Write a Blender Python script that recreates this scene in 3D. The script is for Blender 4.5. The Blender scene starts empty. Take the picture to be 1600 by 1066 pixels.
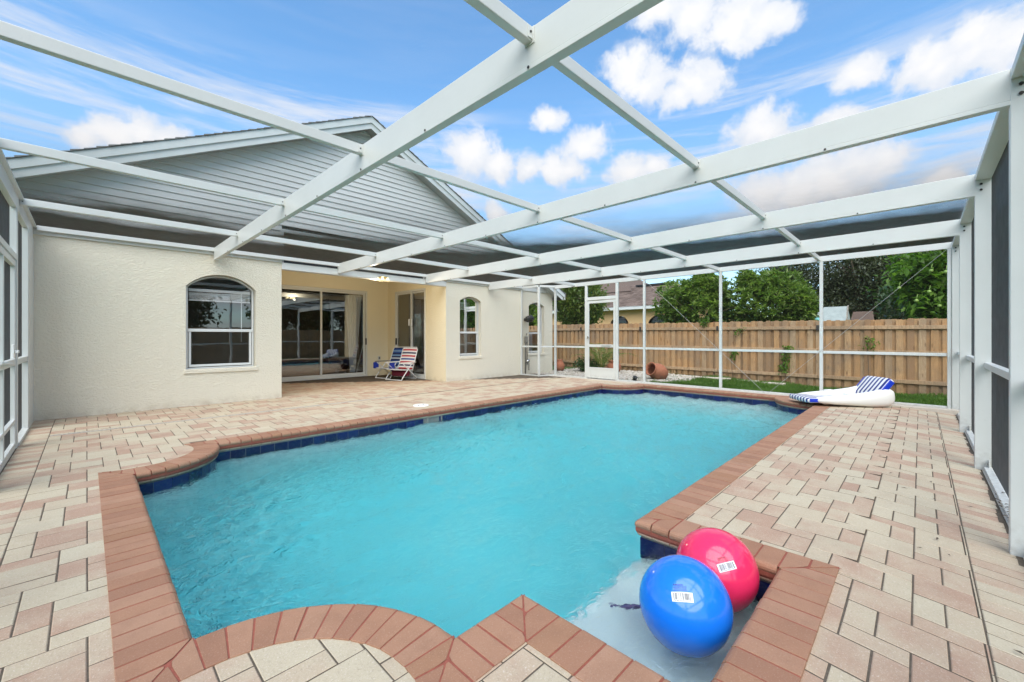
import bpy, math, random
import numpy as np
from mathutils import Vector, Matrix, Euler
from mathutils.geometry import tessellate_polygon

# ------------------------------------------------------------------ light and colour settings
EXPOSURE = 1.13
SKY_STRENGTH = 0.13
SKY_TINT = (0.72, 1.02, 1.12)
CLOUD = 3.5
SUN_E = 2.4
PLASTER0, PLASTER1 = (0.76, 0.80, 0.79), (0.82, 0.85, 0.84)
WATER_COL = (0.03, 0.905, 0.955); WATER_DEN = 0.56
SCREEN_K = 0.192
WAVE = 0.029

random.seed(7); RNG = np.random.default_rng(11)
S = bpy.context.scene
COL = S.collection
rad = math.radians

# ------------------------------------------------------------------ camera
cam_d = bpy.data.cameras.new('camera')
cam = bpy.data.objects.new('camera', cam_d); COL.objects.link(cam)
CAM_H = 1.2; YAW = rad(44.41); FPX = 651.0
cam.location = (0, 0, CAM_H)
cam.rotation_euler = (rad(90), 0, YAW - rad(90))
cam_d.sensor_width = 36.0; cam_d.lens = FPX / 1600 * 36
cam_d.shift_y = -7 / 1600
cam_d.clip_start = 0.02; cam_d.clip_end = 3000
S.camera = cam
FW = np.array([math.cos(YAW), math.sin(YAW), 0]); RT = np.array([math.sin(YAW), -math.cos(YAW), 0])

# ------------------------------------------------------------------ render / exposure
S.view_settings.view_transform = 'Standard'; S.view_settings.look = 'None'
S.view_settings.exposure = EXPOSURE; S.view_settings.gamma = 1.0
S.view_settings.use_curve_mapping = False
S.render.engine = 'CYCLES'
cy = S.cycles
cy.use_denoising = True
cy.max_bounces = 12; cy.diffuse_bounces = 4; cy.glossy_bounces = 6; cy.transmission_bounces = 8
cy.transparent_max_bounces = 24; cy.caustics_reflective = False; cy.caustics_refractive = True
cy.sample_clamp_indirect = 4.0; cy.sample_clamp_direct = 5.0; cy.blur_glossy = 0.3

# ------------------------------------------------------------------ node helper
class G:
    def __init__(s, nt): s.nt = nt
    def n(s, typ, props=None, **inp):
        nd = s.nt.nodes.new(typ)
        for k, v in (props or {}).items(): setattr(nd, k, v)
        for k, v in inp.items():
            key = int(k[1:]) if k[0] == 'i' and k[1:].isdigit() else k.replace('_', ' ')
            sk = nd.inputs[key]
            if hasattr(v, 'is_output'): s.nt.links.new(v, sk)
            elif hasattr(v, 'outputs'): s.nt.links.new(v.outputs[0], sk)
            else: sk.default_value = v
        return nd
    def m(s, op, a, b=0.0, c=0.0, clamp=False):
        return s.n('ShaderNodeMath', {'operation': op, 'use_clamp': clamp}, i0=a, i1=b, i2=c).outputs[0]
    def vm(s, op, a, b=(0, 0, 0), out=0):
        return s.n('ShaderNodeVectorMath', {'operation': op}, i0=a, i1=b).outputs[out]
    def mix(s, f, a, b, bt='MIX'):
        nd = s.nt.nodes.new('ShaderNodeMix'); nd.data_type = 'RGBA'; nd.blend_type = bt
        for i, v in ((0, f), (6, a), (7, b)):
            if hasattr(v, 'is_output'): s.nt.links.new(v, nd.inputs[i])
            elif hasattr(v, 'outputs'): s.nt.links.new(v.outputs[0], nd.inputs[i])
            elif i == 0: nd.inputs[i].default_value = v
            else: nd.inputs[i].default_value = tuple(v) + (1,) if len(v) == 3 else v
        return nd.outputs[2]
    def ramp(s, f, stops, interp='LINEAR'):
        nd = s.nt.nodes.new('ShaderNodeValToRGB'); cr = nd.color_ramp; cr.interpolation = interp
        while len(cr.elements) < len(stops): cr.elements.new(0.5)
        for e, (p, c) in zip(cr.elements, stops):
            e.position = p; e.color = tuple(c) + (1,) if len(c) == 3 else c
        s.nt.links.new(f, nd.inputs[0]); return nd.outputs[0]
    def noise(s, vec, scale, detail=3, rough=0.55, out=0, dist=0.0):
        return s.n('ShaderNodeTexNoise', None, Vector=vec, Scale=scale, Detail=detail, Roughness=rough, Distortion=dist).outputs[out]
    def maprange(s, v, a, b, c=0.0, d=1.0, smooth=False):
        nd = s.n('ShaderNodeMapRange', {'interpolation_type': 'SMOOTHSTEP' if smooth else 'LINEAR', 'clamp': True}, Value=v)
        nd.inputs['From Min'].default_value = a; nd.inputs['From Max'].default_value = b
        nd.inputs['To Min'].default_value = c; nd.inputs['To Max'].default_value = d
        return nd.outputs[0]

def px_dir(px, py):
    d = FW + RT * (px - 800) / FPX + np.array([0, 0, 1.0]) * (526 - py) / FPX
    return d / np.linalg.norm(d)

# ------------------------------------------------------------------ sky
SUN_EL = rad(52); SUN_AZ = (-0.80, -0.60)
world = bpy.data.worlds.new('World'); S.world = world; world.use_nodes = True
wn = world.node_tree; wn.nodes.clear(); g = G(wn)
sky = g.n('ShaderNodeTexSky', {'sky_type': 'NISHITA'})
sky.sun_disc = False; sky.sun_elevation = SUN_EL
sky.sun_rotation = math.atan2(SUN_AZ[0], SUN_AZ[1]) % (2 * math.pi)
sky.air_density = 1.0; sky.dust_density = 0.6; sky.ozone_density = 1.6; sky.altitude = 10
tc = g.n('ShaderNodeTexCoord').outputs['Generated']
dirv = g.vm('NORMALIZE', tc)
sep = g.n('ShaderNodeSeparateXYZ', None, Vector=dirv)
dz = sep.outputs[2]
# thin streaks of high cloud, all round the sky
rot = g.n('ShaderNodeMapping', None, Vector=dirv); rot.inputs['Rotation'].default_value = (rad(1.5), rad(-1.5), 0); rot.inputs['Scale'].default_value = (1.2, 1.2, 13.0)
cir = g.noise(rot.outputs[0], 1.7, 7, 0.66, dist=0.35)
big = g.noise(dirv, 2.1, 3, 0.5)
cird = g.m('MULTIPLY', g.maprange(cir, 0.40, 0.66, 0, 1, True), g.maprange(big, 0.36, 0.56, 0.25, 1.0, True))
cird = g.m('MULTIPLY', cird, g.maprange(dz, 0.515, 0.425, 0.06, 1.0, True))
# heaped clouds: where they stand in the photograph, and the same kind of clouds round the rest of the sky
blobs = []
for (px, py, rx) in [(1080, 26, 48), (1150, 32, 54), (1025, 14, 38), (1195, 36, 36), (985, 108, 36), (1012, 130, 40), (1090, 130, 40), (1060, 148, 28),
                     (1190, 208, 46), (1235, 225, 30), (1300, 285, 62), (1240, 300, 50), (1190, 300, 40), (1320, 200, 40),
                     (735, 240, 42), (780, 258, 34), (880, 262, 36), (830, 262, 26), (985, 268, 34), (1020, 262, 22), (858, 190, 24), (915, 226, 30),
                     (1445, 92, 44), (1470, 105, 34), (1565, 70, 62), (1520, 55, 34), (1345, 112, 30), (180, 210, 40), (225, 208, 34), (260, 212, 24), (140, 212, 26), (775, 332, 20), (1350, 260, 50), (1470, 282, 24)]:
    c = px_dir(px, py); k = 1 / math.hypot((px - 800) / FPX, 1, (526 - py) / FPX)
    blobs.append((c, rx / FPX * k * 1.38))
rs = random.Random(5)
for i in range(20):
    az = rs.uniform(100, 348); el = rs.uniform(9, 62)
    a = YAW + rad(az if abs(az - 180) < 125 else 180)
    c0 = np.array([math.cos(a) * math.cos(rad(el)), math.sin(a) * math.cos(rad(el)), math.sin(rad(el))])
    for j in range(2):
        c = c0 + np.array([rs.uniform(-.09, .09), rs.uniform(-.09, .09), rs.uniform(-.02, .03)])
        blobs.append((c / np.linalg.norm(c), rs.uniform(.06, .13)))
w1 = g.noise(dirv, 9.0, 4, 0.55, out=1)
wv = g.vm('ADD', dirv, g.n('ShaderNodeVectorMath', {'operation': 'SCALE'}, i0=g.vm('SUBTRACT', w1, (0.5, 0.5, 0.5)), Scale=0.05).outputs[0])
acc = None
for c, r in blobs:
    dv = g.vm('SUBTRACT', wv, tuple(c)); dv = g.vm('MULTIPLY', dv, (1 / r, 1 / r, 1.42 / r))
    ln = g.vm('LENGTH', dv, out=1)
    acc = ln if acc is None else g.n('ShaderNodeMath', {'operation': 'SMOOTH_MIN'}, i0=acc, i1=ln, i2=0.25).outputs[0]
fine = g.noise(wv, 26.0, 6, 0.6)
body = g.m('ADD', g.m('SUBTRACT', 1.0, acc), g.m('MULTIPLY', g.m('SUBTRACT', fine, 0.5), 1.25))
cum = g.maprange(body, -0.02, 0.48, 0, 1, True)
lump = g.noise(g.vm('ADD', wv, (0.0, 0.0, 0.022)), 15.0, 4, 0.5)
shade = g.m('MULTIPLY', g.maprange(g.m('ADD', body, g.m('MULTIPLY', g.m('SUBTRACT', lump, 0.5), 1.1)), 0.15, 1.0, 0, 1, True), 1.0)
cumcol = g.mix(shade, (CLOUD * 0.92, CLOUD * 0.97, CLOUD * 1.06), (CLOUD * 1.16, CLOUD * 1.14, CLOUD * 1.14))
hz = g.maprange(dz, 0.0, 0.55, 1, 0, True)
skyc = g.mix(1.0, sky.outputs[0], SKY_TINT, 'MULTIPLY')
skyc = g.mix(g.m('MULTIPLY', hz, 0.45), skyc, (CLOUD * 0.82, CLOUD * 0.94, CLOUD * 1.08))
skyc = g.mix(g.m('MULTIPLY', cird, 0.88), skyc, (CLOUD * 0.92, CLOUD * 0.96, CLOUD * 1.04))
skyc = g.mix(g.m('MULTIPLY', cum, 0.96), skyc, cumcol)
bg = g.n('ShaderNodeBackground', None, Color=skyc, Strength=SKY_STRENGTH)
wo = g.n('ShaderNodeOutputWorld', None, Surface=bg)

sun_d = bpy.data.lights.new('sun', 'SUN'); sun_d.energy = SUN_E; sun_d.angle = rad(75); sun_d.color = (1.0, 0.93, 0.83)
sun = bpy.data.objects.new('sun', sun_d); COL.objects.link(sun)
hn = math.hypot(*SUN_AZ)
sdir = Vector((SUN_AZ[0] / hn * math.cos(SUN_EL), SUN_AZ[1] / hn * math.cos(SUN_EL), math.sin(SUN_EL)))
sun.rotation_euler = sdir.to_track_quat('Z', 'Y').to_euler(); sun.location = sdir * 30

# ------------------------------------------------------------------ mesh helper
class MB:
    def __init__(s): s.v = []; s.f = []; s.mi = []
    def add(s, vs, fs, mi=0):
        o = len(s.v); s.v.extend([tuple(p) for p in vs])
        for f in fs: s.f.append(tuple(i + o for i in f)); s.mi.append(mi)
        return s
    def box(s, x0, x1, y0, y1, z0, z1, mi=0):
        if x0 > x1: x0, x1 = x1, x0
        if y0 > y1: y0, y1 = y1, y0
        if z0 > z1: z0, z1 = z1, z0
        vs = [(x0, y0, z0), (x1, y0, z0), (x1, y1, z0), (x0, y1, z0), (x0, y0, z1), (x1, y0, z1), (x1, y1, z1), (x0, y1, z1)]
        return s.add(vs, [(3, 2, 1, 0), (4, 5, 6, 7), (0, 1, 5, 4), (1, 2, 6, 5), (2, 3, 7, 6), (3, 0, 4, 7)], mi)
    def prism(s, poly, z0, z1, mi=0):            # convex polygon in plan, CCW
        n = len(poly)
        vs = [(p[0], p[1], z0) for p in poly] + [(p[0], p[1], z1) for p in poly]
        fs = [tuple(reversed(range(n))), tuple(range(n, 2 * n))] + [(i, (i + 1) % n, n + (i + 1) % n, n + i) for i in range(n)]
        return s.add(vs, fs, mi)
    def prism_y(s, poly, y0, y1, mi=0):          # polygon in (x,z) extruded in y
        n = len(poly)
        vs = [(p[0], y0, p[1]) for p in poly] + [(p[0], y1, p[1]) for p in poly]
        fs = [tuple(range(n)), tuple(reversed(range(n, 2 * n)))] + [(i, n + i, n + (i + 1) % n, (i + 1) % n) for i in range(n)]
        return s.add(vs, fs, mi)
    def tube(s, pts, r, n=8, mi=0, cap=True):
        pts = [np.array(p, float) for p in pts]; rs = r if hasattr(r, '__len__') else [r] * len(pts)
        up = np.array([0, 0, 1.0]); rings = []
        for i, p in enumerate(pts):
            d = pts[min(i + 1, len(pts) - 1)] - pts[max(i - 1, 0)]; d = d / (np.linalg.norm(d) + 1e-9)
            a = np.cross(d, up if abs(d[2]) < 0.95 else np.array([1.0, 0, 0])); a /= np.linalg.norm(a); b = np.cross(d, a)
            rings.append([p + rs[i] * (math.cos(t) * a + math.sin(t) * b) for t in np.linspace(0, 2 * math.pi, n, endpoint=False)])
        return s.rings(rings, mi, cap)
    def rings(s, rings, mi=0, cap=True):
        n = len(rings[0]); vs = [p for R in rings for p in R]; fs = []
        for k in range(len(rings) - 1):
            for i in range(n):
                a = k * n + i; b = k * n + (i + 1) % n
                fs.append((a, b, b + n, a + n))
        if cap: fs.append(tuple(reversed(range(n)))); fs.append(tuple(range(len(vs) - n, len(vs))))
        return s.add(vs, fs, mi)
    def lathe(s, prof, n=24, M=None, mi=0, cap=True):
        rings = []
        for r, z in prof:
            R = [Vector((r * math.cos(t), r * math.sin(t), z)) for t in np.linspace(0, 2 * math.pi, n, endpoint=False)]
            rings.append([tuple(M @ p) if M else tuple(p) for p in R])
        return s.rings(rings, mi, cap)
    def sphere(s, c, r, n=16, m=10, mi=0, sc=(1, 1, 1)):
        rings = []
        for i in range(1, m):
            t = math.pi * (1 - i / m)
            rings.append([(c[0] + sc[0] * r * math.sin(t) * math.cos(a), c[1] + sc[1] * r * math.sin(t) * math.sin(a), c[2] + sc[2] * r * math.cos(t)) for a in np.linspace(0, 2 * math.pi, n, endpoint=False)])
        return s.rings(rings, mi)
    def tess(s, loops, fn, mi=0, flip=False):    # polygon with holes in 2D, fn maps (a,b) to xyz
        pts = [Vector((p[0], p[1], 0)) for L in loops for p in L]
        tris = tessellate_polygon([[Vector((p[0], p[1], 0)) for p in L] for L in loops])
        fs = []
        for t in tris:
            a, b, c = [pts[i] for i in t]
            ar = (b - a).cross(c - a).z
            if abs(ar) < 1e-10: continue
            t = tuple(t) if (ar > 0) != flip else tuple(reversed(t))
            fs.append(t)
        return s.add([fn(p.x, p.y) for p in pts], fs, mi)

def mesh_from(name, mb, mats, off=(0, 0, 0), smooth=False):
    me = bpy.data.meshes.new(name)
    vs = [(p[0] - off[0], p[1] - off[1], p[2] - off[2]) for p in mb.v]
    me.from_pydata(vs, [], mb.f)
    for m in (mats if isinstance(mats, (list, tuple)) else [mats]): me.materials.append(m)
    if any(mb.mi): me.polygons.foreach_set('material_index', mb.mi)
    if smooth: me.polygons.foreach_set('use_smooth', [True] * len(mb.f))
    me.update(); return me

def obj(name, mb, mats, parent=None, smooth=False, world=True, bevel=0, kind=None, label=None, cat=None, group=None, auto=None):
    off = parent_off(parent) if (parent is not None and world) else (0, 0, 0)
    me = mb if isinstance(mb, bpy.types.Mesh) else mesh_from(name, mb, mats, off, smooth)
    o = bpy.data.objects.new(name, me); COL.objects.link(o)
    if parent is not None: o.parent = parent
    if bevel:
        b = o.modifiers.new('bevel', 'BEVEL'); b.width = bevel; b.segments = 2; b.limit_method = 'ANGLE'; b.harden_normals = False
    if kind: o['kind'] = kind
    if label: o['label'] = label
    if cat: o['category'] = cat
    if group: o['group'] = group
    return o

OFF = {}
def parent_off(p):
    return OFF.get(p.name, (0, 0, 0))

def thing(name, label, cat, loc=(0, 0, 0), rz=0.0, group=None):
    o = bpy.data.objects.new(name, None); COL.objects.link(o)
    o.location = loc; o.rotation_euler = (0, 0, rz); o.empty_display_size = 0.2
    o['label'] = label; o['category'] = cat
    if group: o['group'] = group
    OFF[o.name] = tuple(loc)
    return o

def sub_off(o, parent):        # a part that carries sub-parts keeps its root's offset
    OFF[o.name] = parent_off(parent)
    return o

def npmesh(name, V, F, mat, smooth=False):
    me = bpy.data.meshes.new(name)
    V = np.asarray(V, np.float32); F = np.asarray(F, np.int32); k = F.shape[1]
    me.vertices.add(len(V)); me.vertices.foreach_set('co', V.ravel())
    me.loops.add(F.size); me.loops.foreach_set('vertex_index', F.ravel())
    me.polygons.add(len(F)); me.polygons.foreach_set('loop_start', np.arange(0, F.size, k, dtype=np.int32))
    me.polygons.foreach_set('loop_total', np.full(len(F), k, np.int32))
    if smooth: me.polygons.foreach_set('use_smooth', np.ones(len(F), bool))
    me.materials.append(mat); me.update(calc_edges=True); me.validate(); return me
# ------------------------------------------------------------------ materials
def newmat(name):
    m = bpy.data.materials.new(name); m.use_nodes = True; nt = m.node_tree
    b = nt.nodes['Principled BSDF']; return m, G(nt), b
def setc(gm, b, c):
    if hasattr(c, 'is_output'): gm.nt.links.new(c, b.inputs['Base Color'])
    else: b.inputs['Base Color'].default_value = tuple(c) + (1,)
def pos(gm): return gm.n('ShaderNodeNewGeometry').outputs['Position']
def objc(gm): return gm.n('ShaderNodeTexCoord').outputs['Object']
def bump(gm, b, h, strength=0.3, dist=0.01):
    nd = gm.n('ShaderNodeBump', None, Height=h, Strength=strength, Distance=dist); gm.nt.links.new(nd.outputs[0], b.inputs['Normal'])
def prnd(gm):      # one random number per piece, whether the piece is an object or an island of a joined mesh
    a = gm.n('ShaderNodeObjectInfo').outputs['Random']; i = gm.n('ShaderNodeNewGeometry').outputs['Random Per Island']
    return gm.m('FRACT', gm.m('ADD', a, i))

def plain(name, c, rough=0.5, metal=0.0, var=0.06, scale=6.0, spec=0.5, bmp=0.0, bscale=200):
    m, q, b = newmat(name); p = pos(q)
    n = q.noise(p, scale, 4)
    setc(q, b, q.mix(n, tuple(x * (1 - var * 1.6) for x in c), tuple(min(1, x * (1 + var)) for x in c)))
    b.inputs['Roughness'].default_value = rough; b.inputs['Metallic'].default_value = metal
    b.inputs['Specular IOR Level'].default_value = spec
    if bmp: bump(q, b, q.noise(p, bscale, 3), bmp, 0.004)
    return m

M = {}
def white_metal():
    m, q, b = newmat('white_metal'); p = pos(q)
    n = q.noise(p, 3.0, 5, 0.6); st = q.noise(p, 55.0, 3, 0.6)
    c = q.mix(n, (0.585, 0.60, 0.57), (0.675, 0.685, 0.655))
    c = q.mix(q.maprange(st, 0.62, 0.8, 0, 0.22), c, (0.42, 0.44, 0.40))
    sz = q.n('ShaderNodeSeparateXYZ', None, Vector=p).outputs[2]
    dirt = q.m('MULTIPLY', q.maprange(sz, -0.05, 0.22, 1, 0, True), q.maprange(q.noise(p, 24, 4), 0.35, 0.7))
    c = q.mix(q.m('MULTIPLY', dirt, 0.55), c, (0.36, 0.35, 0.31))
    setc(q, b, c); b.inputs['Roughness'].default_value = 0.38
    bump(q, b, q.noise(p, 8, 2), 0.05, 0.01); return m
M['white'] = white_metal()
M['trim'] = plain('painted_trim', (0.60, 0.625, 0.61), 0.5, var=0.05)
M['frame'] = plain('window_frame_white', (0.66, 0.67, 0.65), 0.4, var=0.03)
M['alu'] = plain('door_frame_white', (0.62, 0.62, 0.58), 0.4, var=0.04)

def stucco(name, c0, c1, strength=0.65):
    m, q, b = newmat(name); p = pos(q)
    n = q.noise(p, 1.1, 5, 0.6)
    c = q.mix(n, c0, c1)
    sx = q.n('ShaderNodeMapping', None, Vector=p); sx.inputs['Scale'].default_value = (1.6, 1.6, 0.22)
    c = q.mix(q.maprange(q.noise(sx.outputs[0], 2.4, 5, 0.65), 0.52, 0.8, 0, 0.10), c, tuple(x * 0.72 for x in c0))     # rain streaks
    zz = q.n('ShaderNodeSeparateXYZ', None, Vector=p).outputs[2]
    c = q.mix(q.m('MULTIPLY', q.maprange(zz, -0.02, 0.16, 0.4, 0, True), q.maprange(q.noise(p, 7, 5, 0.65), 0.38, 0.66)), c, (0.42, 0.34, 0.23))   # splashed dirt along the foot
    setc(q, b, c); b.inputs['Roughness'].default_value = 0.85; b.inputs['Specular IOR Level'].default_value = 0.2
    mp = q.n('ShaderNodeMapping', None, Vector=p); mp.inputs['Scale'].default_value = (1, 1, 1.7)
    w = q.noise(mp.outputs[0], 14, 3, 0.5, out=1); pv = q.vm('ADD', mp.outputs[0], q.n('ShaderNodeVectorMath', {'operation': 'SCALE'}, i0=w, Scale=0.09).outputs[0])
    a = q.maprange(q.noise(pv, 27, 5, 0.62), 0.40, 0.62, 0, 1, True); f = q.noise(p, 150, 3, 0.6)
    bump(q, b, q.m('ADD', a, q.m('MULTIPLY', f, 0.35)), strength, 0.009); return m
M['stucco'] = stucco('cream_stucco', (0.755, 0.70, 0.565), (0.795, 0.74, 0.605), 0.6)
M['stucco_warm'] = stucco('warm_stucco', (0.75, 0.665, 0.475), (0.79, 0.705, 0.51), 0.3)
M['stucco_tan'] = stucco('tan_stucco', (0.66, 0.42, 0.20), (0.70, 0.45, 0.23), 0.2)

def siding():
    m, q, b = newmat('grey_siding'); p = pos(q)
    mp = q.n('ShaderNodeMapping', None, Vector=p); mp.inputs['Scale'].default_value = (0.6, 1, 9)
    n = q.noise(mp.outputs[0], 2.2, 5, 0.6)
    setc(q, b, q.mix(n, (0.575, 0.575, 0.55), (0.64, 0.64, 0.615))); b.inputs['Roughness'].default_value = 0.55
    gr = q.n('ShaderNodeMapping', None, Vector=p); gr.inputs['Scale'].default_value = (1.2, 1, 30)
    bump(q, b, q.noise(gr.outputs[0], 9, 4), 0.12, 0.004); return m
M['siding'] = siding()

def shingle(name, cs):
    m, q, b = newmat(name); p = pos(q)
    r = prnd(q)
    c = q.ramp(r, [(0.0, cs[0]), (0.4, cs[1]), (0.75, cs[2]), (1.0, cs[3])])
    c = q.mix(q.maprange(q.noise(p, 90, 3), 0.35, 0.75, 0, 0.5), c, tuple(x * 0.55 for x in cs[0]))
    setc(q, b, c); b.inputs['Roughness'].default_value = 0.95; bump(q, b, q.noise(p, 150, 2), 0.3, 0.005); return m
M['shingle_grey'] = shingle('grey_shingle', [(0.16, 0.16, 0.155), (0.2, 0.2, 0.19), (0.24, 0.24, 0.23), (0.19, 0.19, 0.19)])
M['shingle_brown'] = shingle('brown_shingle', [(0.135, 0.092, 0.07), (0.22, 0.155, 0.12), (0.28, 0.205, 0.165), (0.17, 0.118, 0.09)])

def paver():
    m, q, b = newmat('paver'); p = pos(q); r = prnd(q)
    sy = q.n('ShaderNodeSeparateXYZ', None, Vector=p).outputs[1]
    blend = q.noise(q.vm('ADD', p, q.n('ShaderNodeCombineXYZ', None, X=q.m('MULTIPLY', r, 37.0), Y=q.m('MULTIPLY', r, 11.0)).outputs[0]), 5.5, 3, 0.6)
    f = q.m('ADD', q.m('MULTIPLY', r, 1.05), q.m('MULTIPLY', q.m('SUBTRACT', blend, 0.5), 1.1))
    c = q.ramp(f, [(0.0, (0.505, 0.435, 0.315)), (0.34, (0.48, 0.40, 0.285)), (0.58, (0.47, 0.37, 0.265)), (0.80, (0.44, 0.315, 0.225)), (1.0, (0.40, 0.262, 0.185))])
    g1 = q.noise(p, 150, 4, 0.8); g2 = q.noise(p, 95, 4, 0.75)
    c = q.mix(q.maprange(g1, 0.56, 0.72, 0, 0.8), c, (0.78, 0.71, 0.62))
    c = q.mix(q.maprange(g2, 0.54, 0.72, 0, 0.5), c, (0.25, 0.19, 0.14))
    st = q.noise(p, 1.7, 5, 0.65)
    c = q.mix(q.maprange(st, 0.5, 0.8, 0, 0.35), c, (0.30, 0.25, 0.19))
    # pavers turn redder and darker into the recess, its shade painted into the colour
    recess_shade = q.m('MULTIPLY', q.maprange(sy, 8.3, 10.2, 0, 0.45, True), q.maprange(q.noise(p, 2.2, 4), 0.3, 0.6))
    c = q.mix(recess_shade, c, (0.36, 0.19, 0.10))
    setc(q, b, c); b.inputs['Roughness'].default_value = 0.88; b.inputs['Specular IOR Level'].default_value = 0.25
    bump(q, b, q.m('ADD', g1, q.m('MULTIPLY', q.noise(p, 60, 3), 0.8)), 0.42, 0.0045); return m
M['paver'] = paver()

def brick(name, stops, grain=1.0):
    m, q, b = newmat(name); p = pos(q); r = prnd(q)
    c = q.ramp(r, stops)
    n = q.noise(p, 7, 4, 0.6); c = q.mix(q.maprange(n, 0.45, 0.8, 0, 0.45), c, tuple(x * 0.72 for x in stops[0][1]))
    g1 = q.noise(p, 150, 4, 0.8); g2 = q.noise(p, 90, 4, 0.75)
    c = q.mix(q.maprange(g1, 0.56, 0.72, 0, 0.55 * grain), c, (0.56, 0.40, 0.31))
    c = q.mix(q.maprange(g2, 0.58, 0.75, 0, 0.5 * grain), c, (0.17, 0.075, 0.05))
    setc(q, b, c); b.inputs['Roughness'].default_value = 0.8; b.inputs['Specular IOR Level'].default_value = 0.3
    bump(q, b, q.m('ADD', g1, q.noise(p, 70, 3)), 0.35, 0.004); return m
M['coping'] = brick('terracotta_coping', [(0.0, (0.295, 0.15, 0.092)), (0.4, (0.345, 0.18, 0.108)), (0.75, (0.365, 0.205, 0.13)), (1.0, (0.31, 0.16, 0.09))])
M['lower'] = brick('lower_course', [(0.0, (0.40, 0.26, 0.18)), (0.5, (0.47, 0.33, 0.24)), (1.0, (0.50, 0.38, 0.28))])
M['mortar'] = plain('red_mortar', (0.30, 0.085, 0.055), 0.9, var=0.25, scale=40, bmp=0.4)
M['joint'] = plain('joint_sand', (0.13, 0.105, 0.08), 1.0, var=0.4, scale=60, spec=0.1)
M['concrete'] = plain('pale_concrete', (0.56, 0.50, 0.42), 0.9, var=0.12, scale=9, bmp=0.3)
def tile():
    m, q, b = newmat('blue_tile'); r = prnd(q); p = pos(q)
    c = q.ramp(r, [(0, (0.004, 0.005, 0.042)), (0.5, (0.006, 0.008, 0.066)), (1, (0.010, 0.013, 0.095))])
    c = q.mix(q.maprange(q.noise(p, 45, 4), 0.5, 0.8, 0, 0.25), c, (0.12, 0.13, 0.16))
    setc(q, b, c); b.inputs['Roughness'].default_value = 0.12; return m
M['tile'] = tile()
M['grout'] = plain('grout', (0.20, 0.20, 0.19), 0.9, var=0.3, scale=30)
def plaster():
    m, q, b = newmat('pool_plaster'); p = pos(q); n = q.noise(p, 2.5, 5, 0.6)
    setc(q, b, q.mix(n, PLASTER0, PLASTER1)); b.inputs['Roughness'].default_value = 0.8
    return m
M['plaster'] = plaster()

def water():
    m = bpy.data.materials.new('water'); m.use_nodes = True; nt = m.node_tree; nt.nodes.clear(); q = G(nt)
    p = pos(q)
    mp = q.n('ShaderNodeMapping', None, Vector=p); mp.inputs['Rotation'].default_value = (0, 0, rad(28)); mp.inputs['Scale'].default_value = (1.0, 2.0, 1.0)
    big = q.noise(mp.outputs[0], 2.6, 3, 0.5, dist=0.6); mid = q.noise(mp.outputs[0], 7.5, 3, 0.55, dist=0.9); fine = q.noise(p, 21, 2, 0.5, dist=0.6)
    calm = q.maprange(q.noise(p, 0.55, 2), 0.35, 0.65, 0.45, 1.0, True)
    sx = q.n('ShaderNodeSeparateXYZ', None, Vector=p).outputs[0]
    nook = q.m('MULTIPLY', q.maprange(q.n('ShaderNodeSeparateXYZ', None, Vector=p).outputs[1], 1.2, 2.2, 0.40, 1.0, True), 1.0)
    far = q.m('MULTIPLY', nook, q.maprange(sx, 1.0, 6.5, 0.6, 1.0, True))     # the pump's return stirs the far half
    ridge = lambda v: q.m('SUBTRACT', 1.0, q.m('ABSOLUTE', q.m('SUBTRACT', q.m('MULTIPLY', v, 4.0), 2.0)))      # pinched crests
    h = q.m('ADD', q.m('MULTIPLY', big, 0.9), q.m('ADD', q.m('MULTIPLY', ridge(mid), 0.30), q.m('MULTIPLY', ridge(fine), 0.11)))
    h = q.m('MULTIPLY', q.m('MULTIPLY', h, calm), far)
    bp = q.n('ShaderNodeBump', None, Height=h, Strength=1.0, Distance=0.105)
    gl = q.n('ShaderNodeBsdfGlass', None, Color=(1, 1, 1, 1), Roughness=0.0, IOR=1.36, Normal=bp.outputs[0])
    ab = q.n('ShaderNodeVolumeAbsorption', None, Color=WATER_COL + (1,), Density=WATER_DEN)
    q.n('ShaderNodeOutputMaterial', None, Surface=gl, Volume=ab); return m
M['water'] = water()

def screen():
    m = bpy.data.materials.new('insect_screen'); m.use_nodes = True; nt = m.node_tree; nt.nodes.clear(); q = G(nt)
    ge = q.n('ShaderNodeNewGeometry')
    c = q.m('MAXIMUM', q.m('ABSOLUTE', q.vm('DOT_PRODUCT', ge.outputs['Incoming'], ge.outputs['Normal'], out=1)), 0.004)
    p = ge.outputs['Position']
    sag = q.maprange(q.noise(p, 3.0, 3), 0.3, 0.7, 0.9, 1.1)
    fac = q.m('MINIMUM', 0.985, q.m('ADD', 0.05, q.m('MULTIPLY', q.m('POWER', q.m('DIVIDE', SCREEN_K, c), 4.0), sag)))   # woven threads close up as the view grazes them
    wv = q.noise(p, 9.0, 5, 0.65)
    col = q.mix(wv, (0.085, 0.083, 0.08), (0.165, 0.162, 0.155))
    df = q.n('ShaderNodeBsdfDiffuse', None, Color=col, Roughness=0.6)
    tr = q.n('ShaderNodeBsdfTransparent', None, Color=(1, 1, 1, 1))
    mx = q.n('ShaderNodeMixShader', None, i0=fac, i1=tr, i2=df)
    q.n('ShaderNodeOutputMaterial', None, Surface=mx); return m
M['screen'] = screen()

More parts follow.
